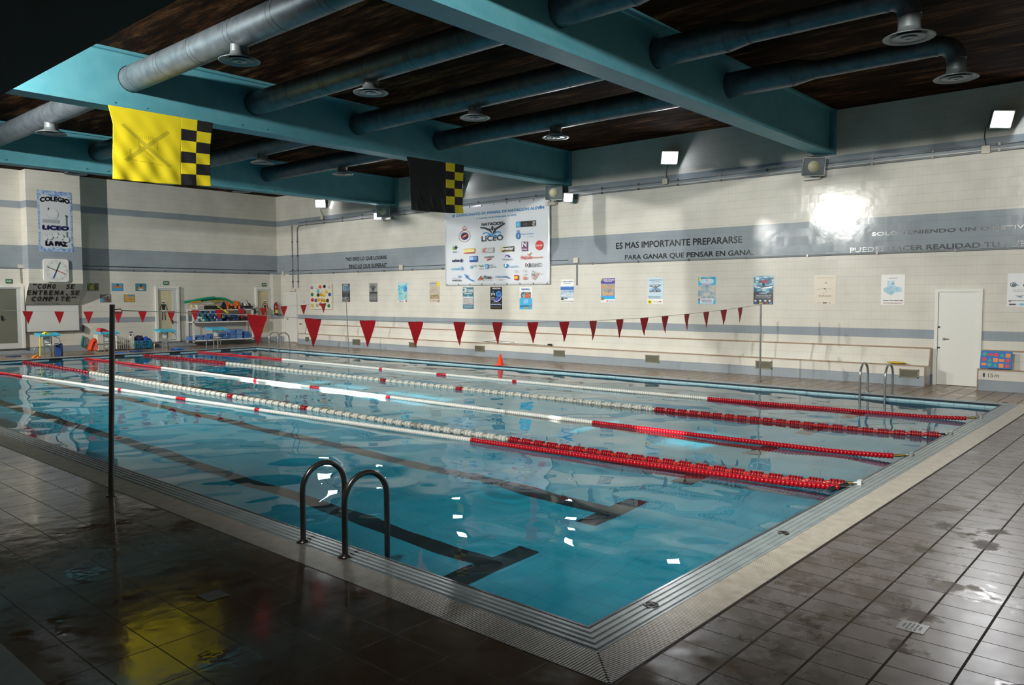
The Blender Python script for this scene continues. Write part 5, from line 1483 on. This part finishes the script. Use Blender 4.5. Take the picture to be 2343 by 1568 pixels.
# ------------------------------------------------------------------ ladders
def ladder(xw, xd, ya, yb, label, dirt=False):
    """two hand rails arching from the deck (xd) into the water (xw)"""
    t = thing('pool_ladder', (xd, (ya + yb) / 2, 0), label, 'ladder')
    c, r = (xw + xd) / 2, abs(xw - xd) / 2
    s = 1 if xw > xd else -1
    M = M_STEELD if dirt else M_STEEL
    for y in (ya, yb):
        zc = 0.61 - r
        pts = [(xd, y, 0), (xd, y, 0.2), (xd, y, zc - 0.02)] + [(c - s * r * math.cos(math.radians(a)), y, zc + r * math.sin(math.radians(a))) for a in range(0, 181, 12)] + [(xw, y, 0.1), (xw, y, -0.15), (xw, y, -0.6), (xw, y, -1.05)]
        rl = MB().tube(pts, 0.0225, 16).build('hand_rail', M, t)
        MB().lathe((xd, y, 0), [(0.055, 0.002), (0.055, 0.008), (0.03, 0.022), (0.024, 0.024)], n=20).build('base_flange', M, rl)
    for z in (-0.35, -0.62, -0.89):
        MB().box(xw - 0.035, xw + 0.035, min(ya, yb) + 0.02, max(ya, yb) - 0.02, z - 0.015, z + 0.01).build('tread', M_STEEL, t)
ladder(0.215, -0.19, 2.66, 2.11, 'steel pool ladder in the foreground on the near left edge', True)
ladder(12.48, 12.97, 2.41, 1.94, 'steel pool ladder at the far right corner, below the bench end')
ladder(12.46, 12.95, 23.95, 23.35, 'steel pool ladder at the back corner near the narrow white door')

# ------------------------------------------------------------------ flags on the middle beam
def flag(tl, tr, br_, bl, ncols, name, label, base, split):
    """corners in the photograph; split = fraction of the width where the chequered strip begins"""
    Yp = BEAMS[1] - 0.115
    A, B_, Cc, D = (hit(*c, 1, Yp) for c in (tl, tr, br_, bl))
    t = thing(name, ((A.x + B_.x) / 2, Yp, D.z), label, 'flag')
    N, K = 156, 96
    Y1, B1, O1 = 0, 1, 2
    vs, fs, ms = [], [], []
    for j in range(K + 1):
        v = j / K                       # 0 top, 1 bottom
        for i in range(N + 1):
            u = i / N
            top = A.lerp(B_, u); bot = D.lerp(Cc, u)
            p = top.lerp(bot, v)
            p.x += -0.09 * (1 - u) ** 3 * ((1 - v) ** 3 - 0) * 0 + 0.10 * (1 - u) ** 2 * (min(v, 0.25) / 0.25 - v) * 0.9 - 0.03 * u ** 4 * math.sin(v * math.pi)
            p.z -= 0.018 * math.sin(math.pi * u) * v
            fold = math.sin((u * 1.0 + v * 0.12) * 26) * 0.5 + math.sin((u * 0.9 - v * 0.45) * 38) * 0.5
            p.y += v * (0.017 * fold * (1 - 0.5 * u)) - 0.04 * v * v
            vs.append(p)
    def ink(u, v):
        if u >= split:
            cidx = 0 if u < split + (1 - split) * 0.5 else 1
            ridx = int(v * 6 * 0.9999)
            return Y1 if (cidx + ridx) % 2 == 0 else B1
        if base == 'black':
            return B1
        def seg(ax, ay, bx, by, w_):
            dx, dy = bx - ax, by - ay
            tt = ((u - ax) * dx + (v - ay) * dy) / (dx * dx + dy * dy)
            if not -0.02 <= tt <= 1.02: return False
            return abs((u - ax) * dy - (v - ay) * dx) / math.hypot(dx, dy) < w_
        if seg(.10, .24, .56, .74, .022) or seg(.54, .25, .13, .72, .024): return O1
        if .24 < u < .44 and .34 < v < .40 and int(u * 150) % 3 == 0: return O1
        if seg(.25, .42, .26, .60, .006) or seg(.44, .42, .43, .60, .004) or seg(.26, .50, .40, .66, .008): return O1
        if seg(.18, .70, .50, .74, .004) or (.16 < u < .18 and .55 < v < .68): return O1
        return Y1
    for j in range(K):
        for i in range(N):
            fs.append((j * (N + 1) + i, j * (N + 1) + i + 1, (j + 1) * (N + 1) + i + 1, (j + 1) * (N + 1) + i))
            ms.append(ink((i + .5) / N, (j + .5) / K))
    q = MB()
    q.add(vs, fs, 0, True)
    # the cloth and the sewn-on chequered strip are separate parts
    cloth, chq = MB(), MB()
    for part, test in ((cloth, lambda u: u < split), (chq, lambda u: u >= split)):
        part.v = [tuple(v) for v in vs]
        for k_, f_ in enumerate(fs):
            if test(((k_ % N) + .5) / N):
                part.f.append(f_); part.m.append(ms[k_]); part.sm.append(True)
    MY = mat('yellow_cloth', (226, 206, 20), 0.75)
    MBk = mat('black_cloth', (20, 19, 22), 0.8)
    MO = mat('faded_emblem', (186, 170, 22), 0.8)
    for part, n_ in ((cloth, 'cloth'), (chq, 'chequered_strip')):
        used = sorted({i for f_ in part.f for i in f_})
        mp_ = {o_: k_ for k_, o_ in enumerate(used)}
        part.v = [part.v[i] for i in used]
        part.f = [tuple(mp_[i] for i in f_) for f_ in part.f]
        o = part.build(n_, [MY, MBk, MO], t)
        s_ = o.modifiers.new('solid', 'SOLIDIFY'); s_.thickness = 0.003; s_.offset = 0
flag((247, 240), (487, 281), (480.5, 427), (256, 410), 2, 'yellow_flag', 'large yellow flag with a black and yellow chequered edge under the middle beam', 'yellow', .68)
flag((930, 358), (1062, 378), (1057.5, 489), (939, 480), 2, 'black_flag', 'black flag with a yellow chequered edge hanging in front of the banner corner', 'black', .665)

# ------------------------------------------------------------------ starting blocks
M_TURQ = mat('turquoise_platform', (64, 178, 208), 0.45)
def block():
    t = thing('starting_block', (0, 0, 0), 'x', 'starting block', 'starting blocks at the far end')
    MB().prism([(-0.30, -0.25, 0.69), (-0.30, 0.27, 0.75), (-0.30, 0.27, 0.80), (-0.30, -0.25, 0.74)], (0.60, 0, 0)).build('platform', M_TURQ, t, bevel=0.012)
    q = MB()
    q.box(-0.10, 0.06, 0.02, 0.06, 0.30, 0.71).tube([(-0.10, 0.04, 0), (-0.10, 0.04, 0.7)], 0.022, 10).tube([(0.06, 0.04, 0), (0.06, 0.04, 0.7)], 0.022, 10)
    q.build('front_post', M_STEEL, t)
    q = MB().tube([(0.17, 0.20, 0), (0.17, 0.20, 0.74)], 0.022, 10).tube([(0.26, 0.20, 0), (0.26, 0.20, 0.40)], 0.018, 10)
    q.build('rear_post', M_STEEL, t)
    MB().box(-0.085, 0.045, 0.012, 0.02, 0.46, 0.62).build('number_plate', M_WHITE, t)
    MB().tube([(0.10, -0.2, 0.70), (0.18, -0.22, 0.66), (0.27, -0.22, 0.62), (0.29, -0.22, 0.5), (0.26, -0.22, 0.42), (0.1, -0.2, 0.41), (-0.08, 0.0, 0.41)], 0.014, 8).build('start_handle', M_STEEL, t)
    MB().tube([(-0.40, 0.04, 0), (-0.40, 0.04, 0.24), (-0.36, 0.04, 0.32), (-0.27, 0.04, 0.35), (-0.1, 0.04, 0.34), (0.06, 0.04, 0.33), (0.13, 0.10, 0.26), (0.15, 0.14, 0.0)], 0.015, 8).build('step_rail', M_STEEL, t)
    return t
bk = block()
BLKS = ((110, 'starting block farthest left with a yellow float on its turquoise top'), (247, 'starting block before the white wire crate, behind the dark pole'),
        (380, 'starting block before the door with the male swimmer figure'), (497, 'starting block in front of the stacked blue kickboards'))
XB = []
for i, (px, l) in enumerate(BLKS):
    xb = hit(px, 765, 1, 25.55).x
    XB.append(xb)
    if i == 0:
        bk.location = (xb, 25.6, 0); bk['label'] = l
        first = bk
    else:
        copy_tree(first, (xb, 25.6, 0), 0, label=l)

# ------------------------------------------------------------------ shelf unit with training gear
YS0, YS1 = 27.42, 27.96
xl = hit(443, 740, 1, YS0).x
xr = hit(578, 700, 1, YS0).x
zt = hit(444, 709, 1, YS0).z; zm = hit(444, 737, 1, YS0).z; zb = hit(444, 781, 1, YS0).z + 0.03
t = thing('shelf_unit', ((xl + xr) / 2, 27.7, 0), 'white three-level shelf unit full of training gear against the back wall', 'shelf')
for z in (zt, zm, zb):
    MB().box(xl - 0.03, xr + 0.03, YS0, YS1, z - 0.045, z).build('shelf_board', M_WHITE, t)
for x in (xl, xr):
    for y in (YS0 + 0.02, YS1 - 0.03):
        MB().box(x - 0.035, x + 0.035, y - 0.02, y + 0.02, zb - 0.09, zt - 0.002).build('upright', M_WHITE, t)
MB().box(xl + 0.1, xr - 0.1, 27.93, 27.96, 0.22, zb - 0.045).build('wall_bracket', M_WHITE, t)

# kickboards, piled flat on the bottom shelf
def kick_mesh():
    n = 8
    pts = [(-0.13, -0.20), (0.13, -0.20), (0.14, 0.05)] + [(0.14 * math.cos(math.radians(a)), 0.08 + 0.13 * math.sin(math.radians(a))) for a in range(0, 181, 30)] + [(-0.14, 0.05)]
    return MB().prism([(x, y, 0) for x, y in pts], (0, 0, 0.036))
KB = []
for c in ((96, 140, 200), (70, 118, 186), (112, 156, 210)):
    o = kick_mesh().build('kickboard', mat('kickboard_foam', c, 0.6), origin=(0, 0, 0), bevel=0.006)
    KB.append(o)
stacks = [(438, 4), (454, 5), (470, 5), (485, 6), (500, 6), (515, 7), (529, 10), (545, 10), (562, 7)]
kc = 0
used_ = [False] * 3
for sx, n_ in stacks:
    x = hit(sx, 770, 1, 27.6).x
    for k in range(n_):
        i = (kc * 2 + k) % 3
        if not used_[i]:
            o = KB[i]; used_[i] = True
        else:
            o = KB[i].copy(); COL.objects.link(o)
        o.location = (x + random.uniform(-.02, .02), 27.66 + random.uniform(-.03, .03), zb + 0.0375 * k + 0.001)
        o.rotation_euler[2] = random.uniform(-.12, .12) + (math.pi / 2 * 0)
        tag(o, 'blue foam kickboard lying in a pile on the bottom shelf', 'kickboard', 'kickboards piled on the bottom shelf')
        kc += 1

# foam dumbbells on the middle shelf
def dumbbell(c1, c2, col_):
    t = thing('foam_dumbbell', (0, 0, 0), '%s foam water dumbbell heaped on the left of the middle shelf' % col_, 'dumbbell', '%s foam dumbbells on the middle shelf' % col_)
    MB().tube([(-0.13, 0, 0), (0.13, 0, 0)], 0.014, 8).build('grip', M_WHITE, t)
    for s_ in (-1, 1):
        q = MB().lathe((s_ * 0.09, 0, 0), [(0.02, -0.03), (0.052, -0.03), (0.055, 0), (0.052, 0.03), (0.02, 0.03)], (1, 0, 0), 12, 0)
        q.lathe((s_ * 0.145, 0, 0), [(0.02, -0.024), (0.055, -0.024), (0.056, 0), (0.052, 0.024), (0.001, 0.026)], (1, 0, 0), 12, 1)
        q.build('foam_head', [c1, c2], t)
    return t
DW, DB, DG, DY = (mat('foam', c, 0.6) for c in ((226, 230, 230), (40, 84, 150), (40, 168, 130), (222, 208, 60)))
protos = [dumbbell(DW, DB, 'white and blue'), dumbbell(DG, DB, 'green and blue'), dumbbell(DY, DB, 'yellow and blue'), dumbbell(DW, DG, 'white and green')]
seen = [False] * 4
x0, x1 = hit(449, 750, 1, 27.6).x, hit(512, 750, 1, 27.6).x
kx = 0
for row_ in range(4):
    n_ = (6, 6, 5, 4)[row_]
    for k in range(n_):
        i = (kx * 3 + row_) % 4 if (kx % 5) else 0
        if not seen[i]:
            o = protos[i]; seen[i] = True
        else:
            o = copy_tree(protos[i])
        o.location = (x0 + 0.02 + (x1 - x0) * (k + 0.5 * (row_ % 2) + .4) / 6.4, 27.60 + 0.0 * k, zm + 0.058 + 0.106 * row_)
        o.rotation_euler = (0, 0, math.radians((80, 100, 65, 90, 110)[kx % 5]))
        kx += 1

def crate(name, x0, x1, y0, y1, z0, z1, M, label, cat='crate', slots=True):
    t = thing(name, ((x0 + x1) / 2, (y0 + y1) / 2, z0), label, cat)
    q = MB()
    e_ = 0.012
    q.box(x0, x1, y0, y1, z0, z0 + e_)
    q.box(x0, x0 + e_, y0, y1, z0, z1).box(x1 - e_, x1, y0, y1, z0, z1)
    nh = 3
    for yy in (y0, y1 - e_):
        for k in range(nh + 1):
            z = z0 + (z1 - z0) * k / nh
            q.box(x0, x1, yy, yy + e_, max(z0, z - e_), min(z1, z + e_ * (1.6 if k == nh else 1)))
        if slots:
            n_ = max(4, int((x1 - x0) / 0.07))
            for k in range(n_ + 1):
                x = x0 + (x1 - x0) * k / n_
                q.box(x - e_ * .5, x + e_ * .5, yy, yy + e_, z0, z1)
        else:
            q.box(x0, x1, yy + .002, yy + e_ - .002, z0, z1)
    q.build('body', M, t)
    MB().box(x0 - .012, x1 + .012, y0 - .012, y0 + .004, z1 - .03, z1).box(x0 - .012, x1 + .012, y1 - .004, y1 + .012, z1 - .03, z1).build('rim', M, t)
    return t
def sx_(px, y=27.6): return hit(px, 740, 1, y).x
M_CRB = mat('black_crate', (24, 28, 30), 0.5)
crate('storage_crate', sx_(516), sx_(545), 27.46, 27.85, zm, zm + 0.17, M_CRB, 'black crate of blue fins in the middle of the middle shelf', slots=False)
crate('storage_crate', sx_(547), sx_(571), 27.46, 27.85, zm, zm + 0.17, M_CRB, 'black crate at the right of the middle shelf with orange gear', slots=False)
M_SW = mat('basket_white', (222, 214, 206), 0.5)
crate('mesh_basket', sx_(449), sx_(464), 27.46, 27.80, zt, zt + 0.19, M_SW, 'small white slotted basket on the left of the shelf top', 'basket')
crate('storage_crate', sx_(466), sx_(493), 27.46, 27.85, zt, zt + 0.15, M_CRB, 'black crate on the shelf top under the yellow fins', slots=False)
crate('storage_crate', sx_(511), sx_(546), 27.46, 27.85, zt, zt + 0.13, M_CRB, 'black crate on the shelf top holding the orange fins', slots=False)
crate('storage_crate', sx_(549), sx_(575), 27.46, 27.85, zt, zt + 0.13, M_CRB, 'black crate on the shelf top at the right end', slots=False)

def fin(p, L_, w_, c, ry, rz, rx, label, group=None):
    """swim fin: blade with two ribs and a foot pocket"""
    t = thing('swim_fin', p, label, 'swim fin', group)
    M = mat('fin_rubber', c, 0.45)
    q = MB().prism([(-w_ / 2, 0, 0), (w_ / 2, 0, 0), (w_ * .33, -L_ * .6, 0), (-w_ * .33, -L_ * .6, 0)], (0, 0, 0.014))
    q.v = [tuple(Vector(v) + Vector(p)) for v in q.v]
    q.build('blade', M, t)
    q = MB().ball(Vector(p) + Vector((0, -L_ * .78, 0.03)), w_ * .36, L_ * .24, 0.045)
    q.build('foot_pocket', M, t)
    q = MB()
    for s_ in (-1, 1):
        q.tube([Vector(p) + Vector((s_ * w_ * .46, 0, 0.012)), Vector(p) + Vector((s_ * w_ * .33, -L_ * .6, 0.02))], 0.012, 6)
    q.build('side_rib', M, t)
    t.rotation_euler = (rx, ry, rz)
    return t
fin(hit(493, 698, 1, 27.5), 0.62, 0.2, (214, 196, 40), .1, math.radians(62), math.radians(38), 'long yellow fin leaning down across the shelf top')
FG = 'orange swim fins on the shelf top'
for px, py, rz_ in ((519, 690, 0.2), (528, 695, -0.3), (538, 689, 0.0), (545, 690, 0.25)):
    fin(hit(px, py, 1, 27.55), 0.34, 0.16, (226, 110, 30), 0.15, rz_, math.radians(75), 'orange swim fin standing in the black crate on the shelf top', FG)
fin(hit(555, 694, 1, 27.6), 0.3, 0.15, (40, 90, 190), 0.3, 0.4, math.radians(70), 'blue swim fin beside the white ball on the shelf top')
fin(hit(566, 692, 1, 27.6), 0.34, 0.2, (26, 28, 34), 0.9, 0.3, math.radians(40), 'black swim fin at the right end of the shelf top')
fin(hit(508, 695, 1, 27.6), 0.36, 0.2, (30, 32, 60), -0.8, 0.5, math.radians(50), 'dark blue fin left of the orange fins on the shelf top')
BG = 'blue swim fins on the middle shelf'
for px, py, rz_ in ((517, 722, .3), (531, 720, -.2), (538, 719, .4)):
    fin(hit(px, py, 1, 27.62), 0.3, 0.17, (32, 74, 150), .5 * rz_, rz_, math.radians(65), 'blue swim fin standing in the black crate on the middle shelf', BG)
fin(hit(565, 719, 1, 27.62), 0.26, 0.14, (214, 96, 30), 1.2, .3, math.radians(30), 'orange fin in the right crate of the middle shelf')
p = hit(560, 699, 1, 27.6)
tag(MB().ball(p, .09, .09, .09).build('ball', mat('white_ball', (226, 224, 190), .5), origin=(p.x, p.y, p.z - .09)), 'white ball lying among fins on the shelf top', 'ball')
def noodle(pxs, r, c, label, Yn=27.6):
    ps = [hit(a, b_, 1, Yn + k * 0.002) for k, (a, b_) in enumerate(pxs)]
    # smooth
    out = []
    for i in range(len(ps) - 1):
        p0, p1, p2, p3 = ps[max(i - 1, 0)], ps[i], ps[i + 1], ps[min(i + 2, len(ps) - 1)]
        for s_ in range(6):
            u = s_ / 6
            out.append(0.5 * ((2 * p1) + (p2 - p0) * u + (2 * p0 - 5 * p1 + 4 * p2 - p3) * u * u + (3 * p1 - p0 - 3 * p2 + p3) * u ** 3))
    out.append(ps[-1])
    o = MB().tube(out, r, 12).build('pool_noodle', mat('noodle_foam', c, 0.7), origin=ps[0])
    return tag(o, label, 'pool noodle', 'pool noodles on the shelf')
noodle([(421, 692), (440, 689), (465, 684), (491, 681)], .05, (20, 150, 116), 'straight green pool noodle sticking out at the left of the shelf', 27.62)
noodle([(452, 690), (480, 685), (505, 683), (520, 686), (533, 694)], .05, (24, 160, 120), 'bent green pool noodle arching over the shelf top', 27.74)
noodle([(486, 691), (500, 687), (515, 687)], .045, (216, 200, 50), 'yellow pool noodle under the bent green one', 27.82)
noodle([(437, 693), (448, 691.5), (459, 691)], .04, (226, 150, 30), 'short orange and yellow noodle on the white basket', 27.6)
tag(MB().ball(hit(439, 701, 1, 27.6), .07, .07, .075).build('ball', mat('pale_yellow_ball', (214, 206, 130), .5), origin=hit(439, 706, 1, 27.6)), 'pale yellow ball left of the slotted basket on the shelf top', 'ball')

# ------------------------------------------------------------------ things standing about at the back
M_WC = mat('white_wire', (220, 218, 206), 0.45)
def fl(px, py): return hit(px, py, 2, 0)
# white crates
yc = 27.25
crate('storage_crate', hit(225, 785, 1, yc).x, hit(249, 785, 1, yc).x, yc, yc + 0.45, 0.02, 0.60, M_WC, 'tall white plastic crate behind the second starting block', slots=False)
crate('wire_crate', hit(268, 785, 1, yc).x, hit(307, 785, 1, yc).x, yc, yc + 0.45, 0.02, 0.62, M_WC, 'white wire crate between the dark pole and the blue basket', 'crate')
xk0, xk1 = hit(310, 790, 1, 27.2).x, hit(347, 790, 1, 27.2).x
crate('laundry_basket', xk0, xk1, 27.2, 27.6, 0.02, 0.33, mat('basket_turquoise', (30, 130, 170), .5), 'turquoise basket heaped with blue and red gear by the wire crate', 'basket')
for k, (px, py, r, c, nm_, l) in enumerate(((318, 775, .16, (44, 40, 90), 'swim_bag', 'dark blue swim bag heaped in the turquoise basket'), (321, 778, .10, (150, 30, 50), 'swim_bag', 'dark red swim bag heaped in the turquoise basket'),
                                   (333, 777, .13, (30, 80, 190), 'swim_bag', 'bright blue bag heaped in the turquoise basket'), (341, 780, .11, (40, 60, 120), 'swim_bag', 'navy bag at the right of the turquoise basket'))):
    p = hit(px, py, 1, 27.4)
    q = MB().ball(p, r, r * .8, r * .8)
    q.v = [(v[0] + .02 * math.sin(v[2] * 40 + k), v[1], v[2] + .02 * math.sin(v[0] * 33 + k)) for v in q.v]
    tag(q.build(nm_, mat('bag_cloth', c, .6), origin=(p.x, p.y, p.z - r * .8)), l, 'bag')
p = hit(300, 764, 1, 27.45)
tag(MB().ball((p.x, p.y, p.z), .085, .085, .085, n=18, k=12).build('ball', mat('purple_ball', (76, 60, 100), .5), origin=(p.x, p.y, p.z - .085)), 'purple ball on the white wire crate', 'ball')
def lump(name, label, cat, prof2, Yp, depth, c, org=None, extra=None):
    """soft bag: outline in the photograph, rounded in depth"""
    ps = [hit(a, b_, 1, Yp) for a, b_ in prof2]
    cx1 = sum(p.x for p in ps) / len(ps); cz1 = sum(p.z for p in ps) / len(ps)
    q = MB()
    vs, n_ = [], len(ps)
    lay = ((0.0, 0.55), (0.22, 0.9), (0.5, 1.0), (0.78, 0.9), (1.0, 0.55))
    for dy, s_ in lay:
        for p in ps:
            vs.append((cx1 + (p.x - cx1) * s_, Yp + (dy - .5) * depth, cz1 + (p.z - cz1) * (s_ if cz1 < p.z else min(1, s_ + .3))))
    fs = [(r * n_ + i, r * n_ + (i + 1) % n_, (r + 1) * n_ + (i + 1) % n_, (r + 1) * n_ + i) for r in range(len(lay) - 1) for i in range(n_)]
    fs += [tuple(range(n_)), tuple(reversed(range((len(lay) - 1) * n_, len(lay) * n_)))]
    q.add(vs, fs, 0, True)
    o = q.build(name, c if not isinstance(c, tuple) else mat('bag_cloth', c, .6), origin=(cx1, Yp, min(p.z for p in ps)), subsurf=1)
    return tag(o, label, cat)
lump('ball_net', 'orange mesh bag slumped on the deck left of the white crate', 'bag', [(198, 802), (201, 796), (204, 788), (208, 778), (213, 773), (218, 773), (222, 778), (223, 790), (224, 802), (216, 804), (206, 804)], 26.85, .30, (226, 66, 30))
lump('swim_bag', 'red and orange swim bag lying on the second starting block', 'bag', [(219, 759), (221, 752), (226, 750), (236, 751), (246, 755), (252, 760), (246, 763), (232, 765), (222, 764)], 25.75, .26, (196, 40, 44))
lump('hanging_bag', 'dark grey bag hanging on the wall right of the whiteboard', 'bag', [(186, 744), (189, 741), (193, 745), (196, 752), (193, 754), (191, 760), (188, 761), (185, 756)], 27.925, .12, (44, 48, 60))
lump('hanging_bag', 'teal and black bag leaning on the wall below the dark grey bag', 'bag', [(188, 768), (190, 765), (193, 772), (196, 788), (194, 795), (184, 795), (185, 784)], 27.915, .14, (50, 110, 116))
lump('foam_float', 'yellow foam float lying on the leftmost starting block', 'float', [(95, 765), (97, 761), (102, 759), (109, 760), (115, 763), (117, 766), (107, 767), (98, 767)], 25.6, .22, (226, 210, 40))
lump('cone_marker', 'orange and yellow training toy on the deck under the leftmost block', 'toy', [(70, 820), (75, 815), (83, 811), (90, 812), (91, 818), (84, 820), (76, 821)], 25.35, .14, (226, 120, 30))
a = hit(92, 766, 1, 25.42); b_ = hit(92, 815, 1, 25.42)
tag(MB().tube([(a.x, a.y, a.z), (b_.x, b_.y, 0.012)], 0.022, 10).build('yellow_paddle_shaft', mat('yellow_plastic', (216, 206, 40), .4), origin=(b_.x, b_.y, 0)), 'yellow stick leaning against the leftmost starting block', 'stick')
# kickboards standing and lying on the deck
def board(px, py, rx, ry_, rz, c, label, z=0.001):
    p = fl(px, py)
    o = kick_mesh().build('kickboard', mat('kickboard_foam', c, 0.6), bevel=0.006)
    o.location = (p.x, p.y, z)
    o.rotation_euler = (rx, ry_, rz)
    return tag(o, label, 'kickboard')
for k in range(5):
    p = fl(127 + 3.2 * k, 814)
    o = kick_mesh().build('kickboard', mat('kickboard_foam', (34, 84, 160), 0.6), bevel=0.006)
    o.location = (p.x, p.y + 0.02, 0.205)
    o.rotation_euler = (math.radians(90), 0, math.radians(58))
    tag(o, 'blue kickboard standing on edge right of the leftmost starting block', 'kickboard', 'kickboards standing by the leftmost block')
board(275, 808, 0, 0, 1.3, (60, 120, 200), 'blue kickboard lying flat on the deck right of the dark pole')
board(310, 805, 0, 0, 1.7, (36, 96, 190), 'blue kickboard lying flat on the deck below the turquoise basket')
board(403, 801, 0, 0, 1.5, (44, 104, 196), 'lower blue kickboard flat on the deck beside the third block')
board(408, 801, 0, 0, 1.4, (60, 124, 206), 'upper blue kickboard flat on the deck beside the third block', 0.04)
board(30, 817, 0, 0, 1.5, (40, 70, 110), 'dark blue kickboard on the deck at the left picture edge')
# blue pull buoy at the end of the bench, and a small dark bag on it
p = hit(689, 789, 1, 25.9)
lump('swim_bag', 'blue bag on the deck at the bench end near the back corner', 'bag', [(684, 784), (686, 779), (689, 776), (692, 779), (692, 786), (690, 790), (685, 790)], 25.7, .2, (30, 56, 130))
lump('small_bag', 'small dark bag on the bench back near the back corner', 'bag', [(684, 742.5), (685, 740.5), (688, 740), (691, 742), (690, 743)], 25.3, .12, (50, 46, 44))
# cone
p = hit(1145, 836, 2, 0)
t = thing('traffic_cone', (p.x, p.y, 0), 'small orange cone standing on the far pool edge', 'cone')
MO_ = mat('cone_orange', (236, 66, 28), .4)
MB().lathe((p.x, p.y, 0.014), [(0.105, 0.0), (0.095, 0.012), (0.026, 0.295), (0.018, 0.305), (0.001, 0.305)], n=28).build('body', MO_, t)
MB().box(p.x - .15, p.x + .15, p.y - .15, p.y + .15, 0.006, 0.02).build('base', MO_, t, bevel=.005)
# yellow board and shape board on the benches
p = hit(2050, 832, 0, 14.95)
o = MB().ball((14.95, p.y, 0.475), .12, .20, .022).build('foam_float', mat('yellow_foam', (226, 190, 30), .55), origin=(14.95, p.y, 0.452))
tag(o, 'flat yellow foam float lying on the bench near the white door', 'float')
pa, pb = hit(2245, 801, 0, 14.99), hit(2315, 845, 0, 14.86)
t = thing('shape_board', (14.9, (pa.y + pb.y) / 2, .452), 'blue foam board with red, orange and green shapes on the short bench', 'foam board')
ht = pa.z - 0.455
vdir = Vector((0.10, 0, ht)).normalized()
bn = Vector((-vdir.z, 0, vdir.x))
o_ = Vector((14.90, pa.y, 0.455))
wd = pa.y - hit(2314, 845, 0, 14.9).y
MB().obox(o_ + Vector((0, -wd / 2, 0)) + vdir * ht / 2, (0, wd / 2, 0), vdir * ht / 2, bn * 0.012).build('panel', mat('foam_blue', (40, 116, 190), .6), t, bevel=.004)
pr = Print((o_ + bn * 0.012, (0, -1, 0), vdir, bn), 0.001)
cr, co, cg = (206, 46, 66), (236, 132, 50), (30, 160, 140)
sh = [('d', .13, .80, cg), ('r', .31, .78, cr), ('d', .49, .78, cr), ('t', .68, .78, cg), ('s', .87, .76, co), ('d', .13, .50, cr), ('t', .31, .48, cg), ('s', .49, .48, co), ('r', .68, .47, co), ('d', .87, .46, cr), ('r', .13, .22, co), ('d', .31, .2, cg), ('t', .49, .2, cg), ('s', .68, .17, co), ('d', .87, .16, cr)]
for k_, x, y, c in sh:
    x, y = x * wd, y * ht
    s_ = wd * .075
    if k_ == 'd': pr.disc(x, y, s_, s_, c)
    elif k_ == 's': pr.rect(x - s_, y - s_, x + s_, y + s_, c)
    elif k_ == 'r': pr.rect(x - s_ * 1.1, y - s_ * .6, x + s_ * 1.1, y + s_ * .6, c)
    else: pr.poly([(x - s_, y - s_ * .8), (x + s_, y - s_ * .8), (x, y + s_)], c)
pr.build('foam_shapes', t)
# telescopic pole lying on the bench
a, b_ = hit(1110, 787, 0, 15.02), hit(1257, 791, 0, 15.02)
t = thing('cleaning_pole', (15.02, b_.y, .45), 'white telescopic pole lying on the bench behind the cone', 'pole')
MB().tube([(15.02, a.y, .475), (15.02, b_.y, .475)], 0.015, 8).build('shaft', M_WHITE, t)
MB().box(14.99, 15.05, b_.y - .08, b_.y + .05, .452, .50).build('head', M_BLK, t)
MB().tube([(14.98, a.y + .1, .46), (14.98, a.y - .6, .53), (15.0, a.y - 1.3, .49)], 0.006, 6).build('strap', M_BLK, t)

# ------------------------------------------------------------------ drains in the deck and the coping
def cdrain(px, py, label):
    p = hit(px, py, 2, 0.004)
    t = thing('overflow_drain', (p.x, p.y, 0.004), label, 'drain', 'round drains in the edge tiles')
    MB().lathe((p.x, p.y, 0.001), [(0.05, 0), (0.048, 0.009), (0.036, 0.010), (0.034, 0.004)], n=22).build('rim', M_STEELD, t)
    MB().lathe((p.x, p.y, 0.003), [(0.034, 0), (0.03, 0.006), (0.018, 0.005), (0.001, 0.010)], n=18).build('plug', M_BLK, t)
cdrain(1490, 1385, 'round drain in the edge tiles nearest the front corner')
cdrain(1792, 1220, 'round drain in the edge tiles halfway along the right edge')
cdrain(2300, 922, 'round drain in the edge tiles by the far right corner')
def floor_drain(px, py, label, M=None):
    p = hit(px, py, 2, 0)
    t = thing('floor_drain', (p.x, p.y, 0), label, 'drain', 'floor drains in the brown deck')
    q = MB().box(p.x - .075, p.x + .075, p.y - .075, p.y + .075, 0.0005, 0.004)
    q.build('plate', M or M_STEEL, t)
    q = MB()
    for i in range(-2, 3):
        for j in range(-2, 3):
            if i * i + j * j < 6:
                q.lathe((p.x + i * .022, p.y + j * .022, 0.0043), [(0.007, 0), (0.001, 0.0005)], n=8)
    q.build('perforation', M_BLK, t)
floor_drain(2088, 1436, 'shiny square floor drain on the deck at the lower right')
floor_drain(489, 1364, 'dull floor drain on the dark wet deck at the lower left', mat('tarnished_steel', (60, 66, 66), 0.5, 0.6))

# ------------------------------------------------------------------ reflections of the gallery side: fixtures of the lamps used above
for i, pz in enumerate(LEFT_LAMPS):
    pp = Vector(pz)
    t = thing('gallery_floodlight', pp, 'unseen floodlight hung from the ceiling on the gallery side, unit %s from the front' % ('first', 'second', 'third', 'fourth', 'fifth')[i], 'floodlight')
    MB().box(pp.x - .22, pp.x - .13, pp.y - .2, pp.y + .2, pp.z - .15, pp.z + .15).build('housing', M_HOUS, t)
    MB().box(pp.x - .2, pp.x - .14, pp.y - .03, pp.y + .03, pp.z, ZC).build('bracket', M_HOUS, t)
    MB().box(pp.x - .129, pp.x - .12, pp.y - .18, pp.y + .18, pp.z - .13, pp.z + .13).build('glass', M_LAMP, t)
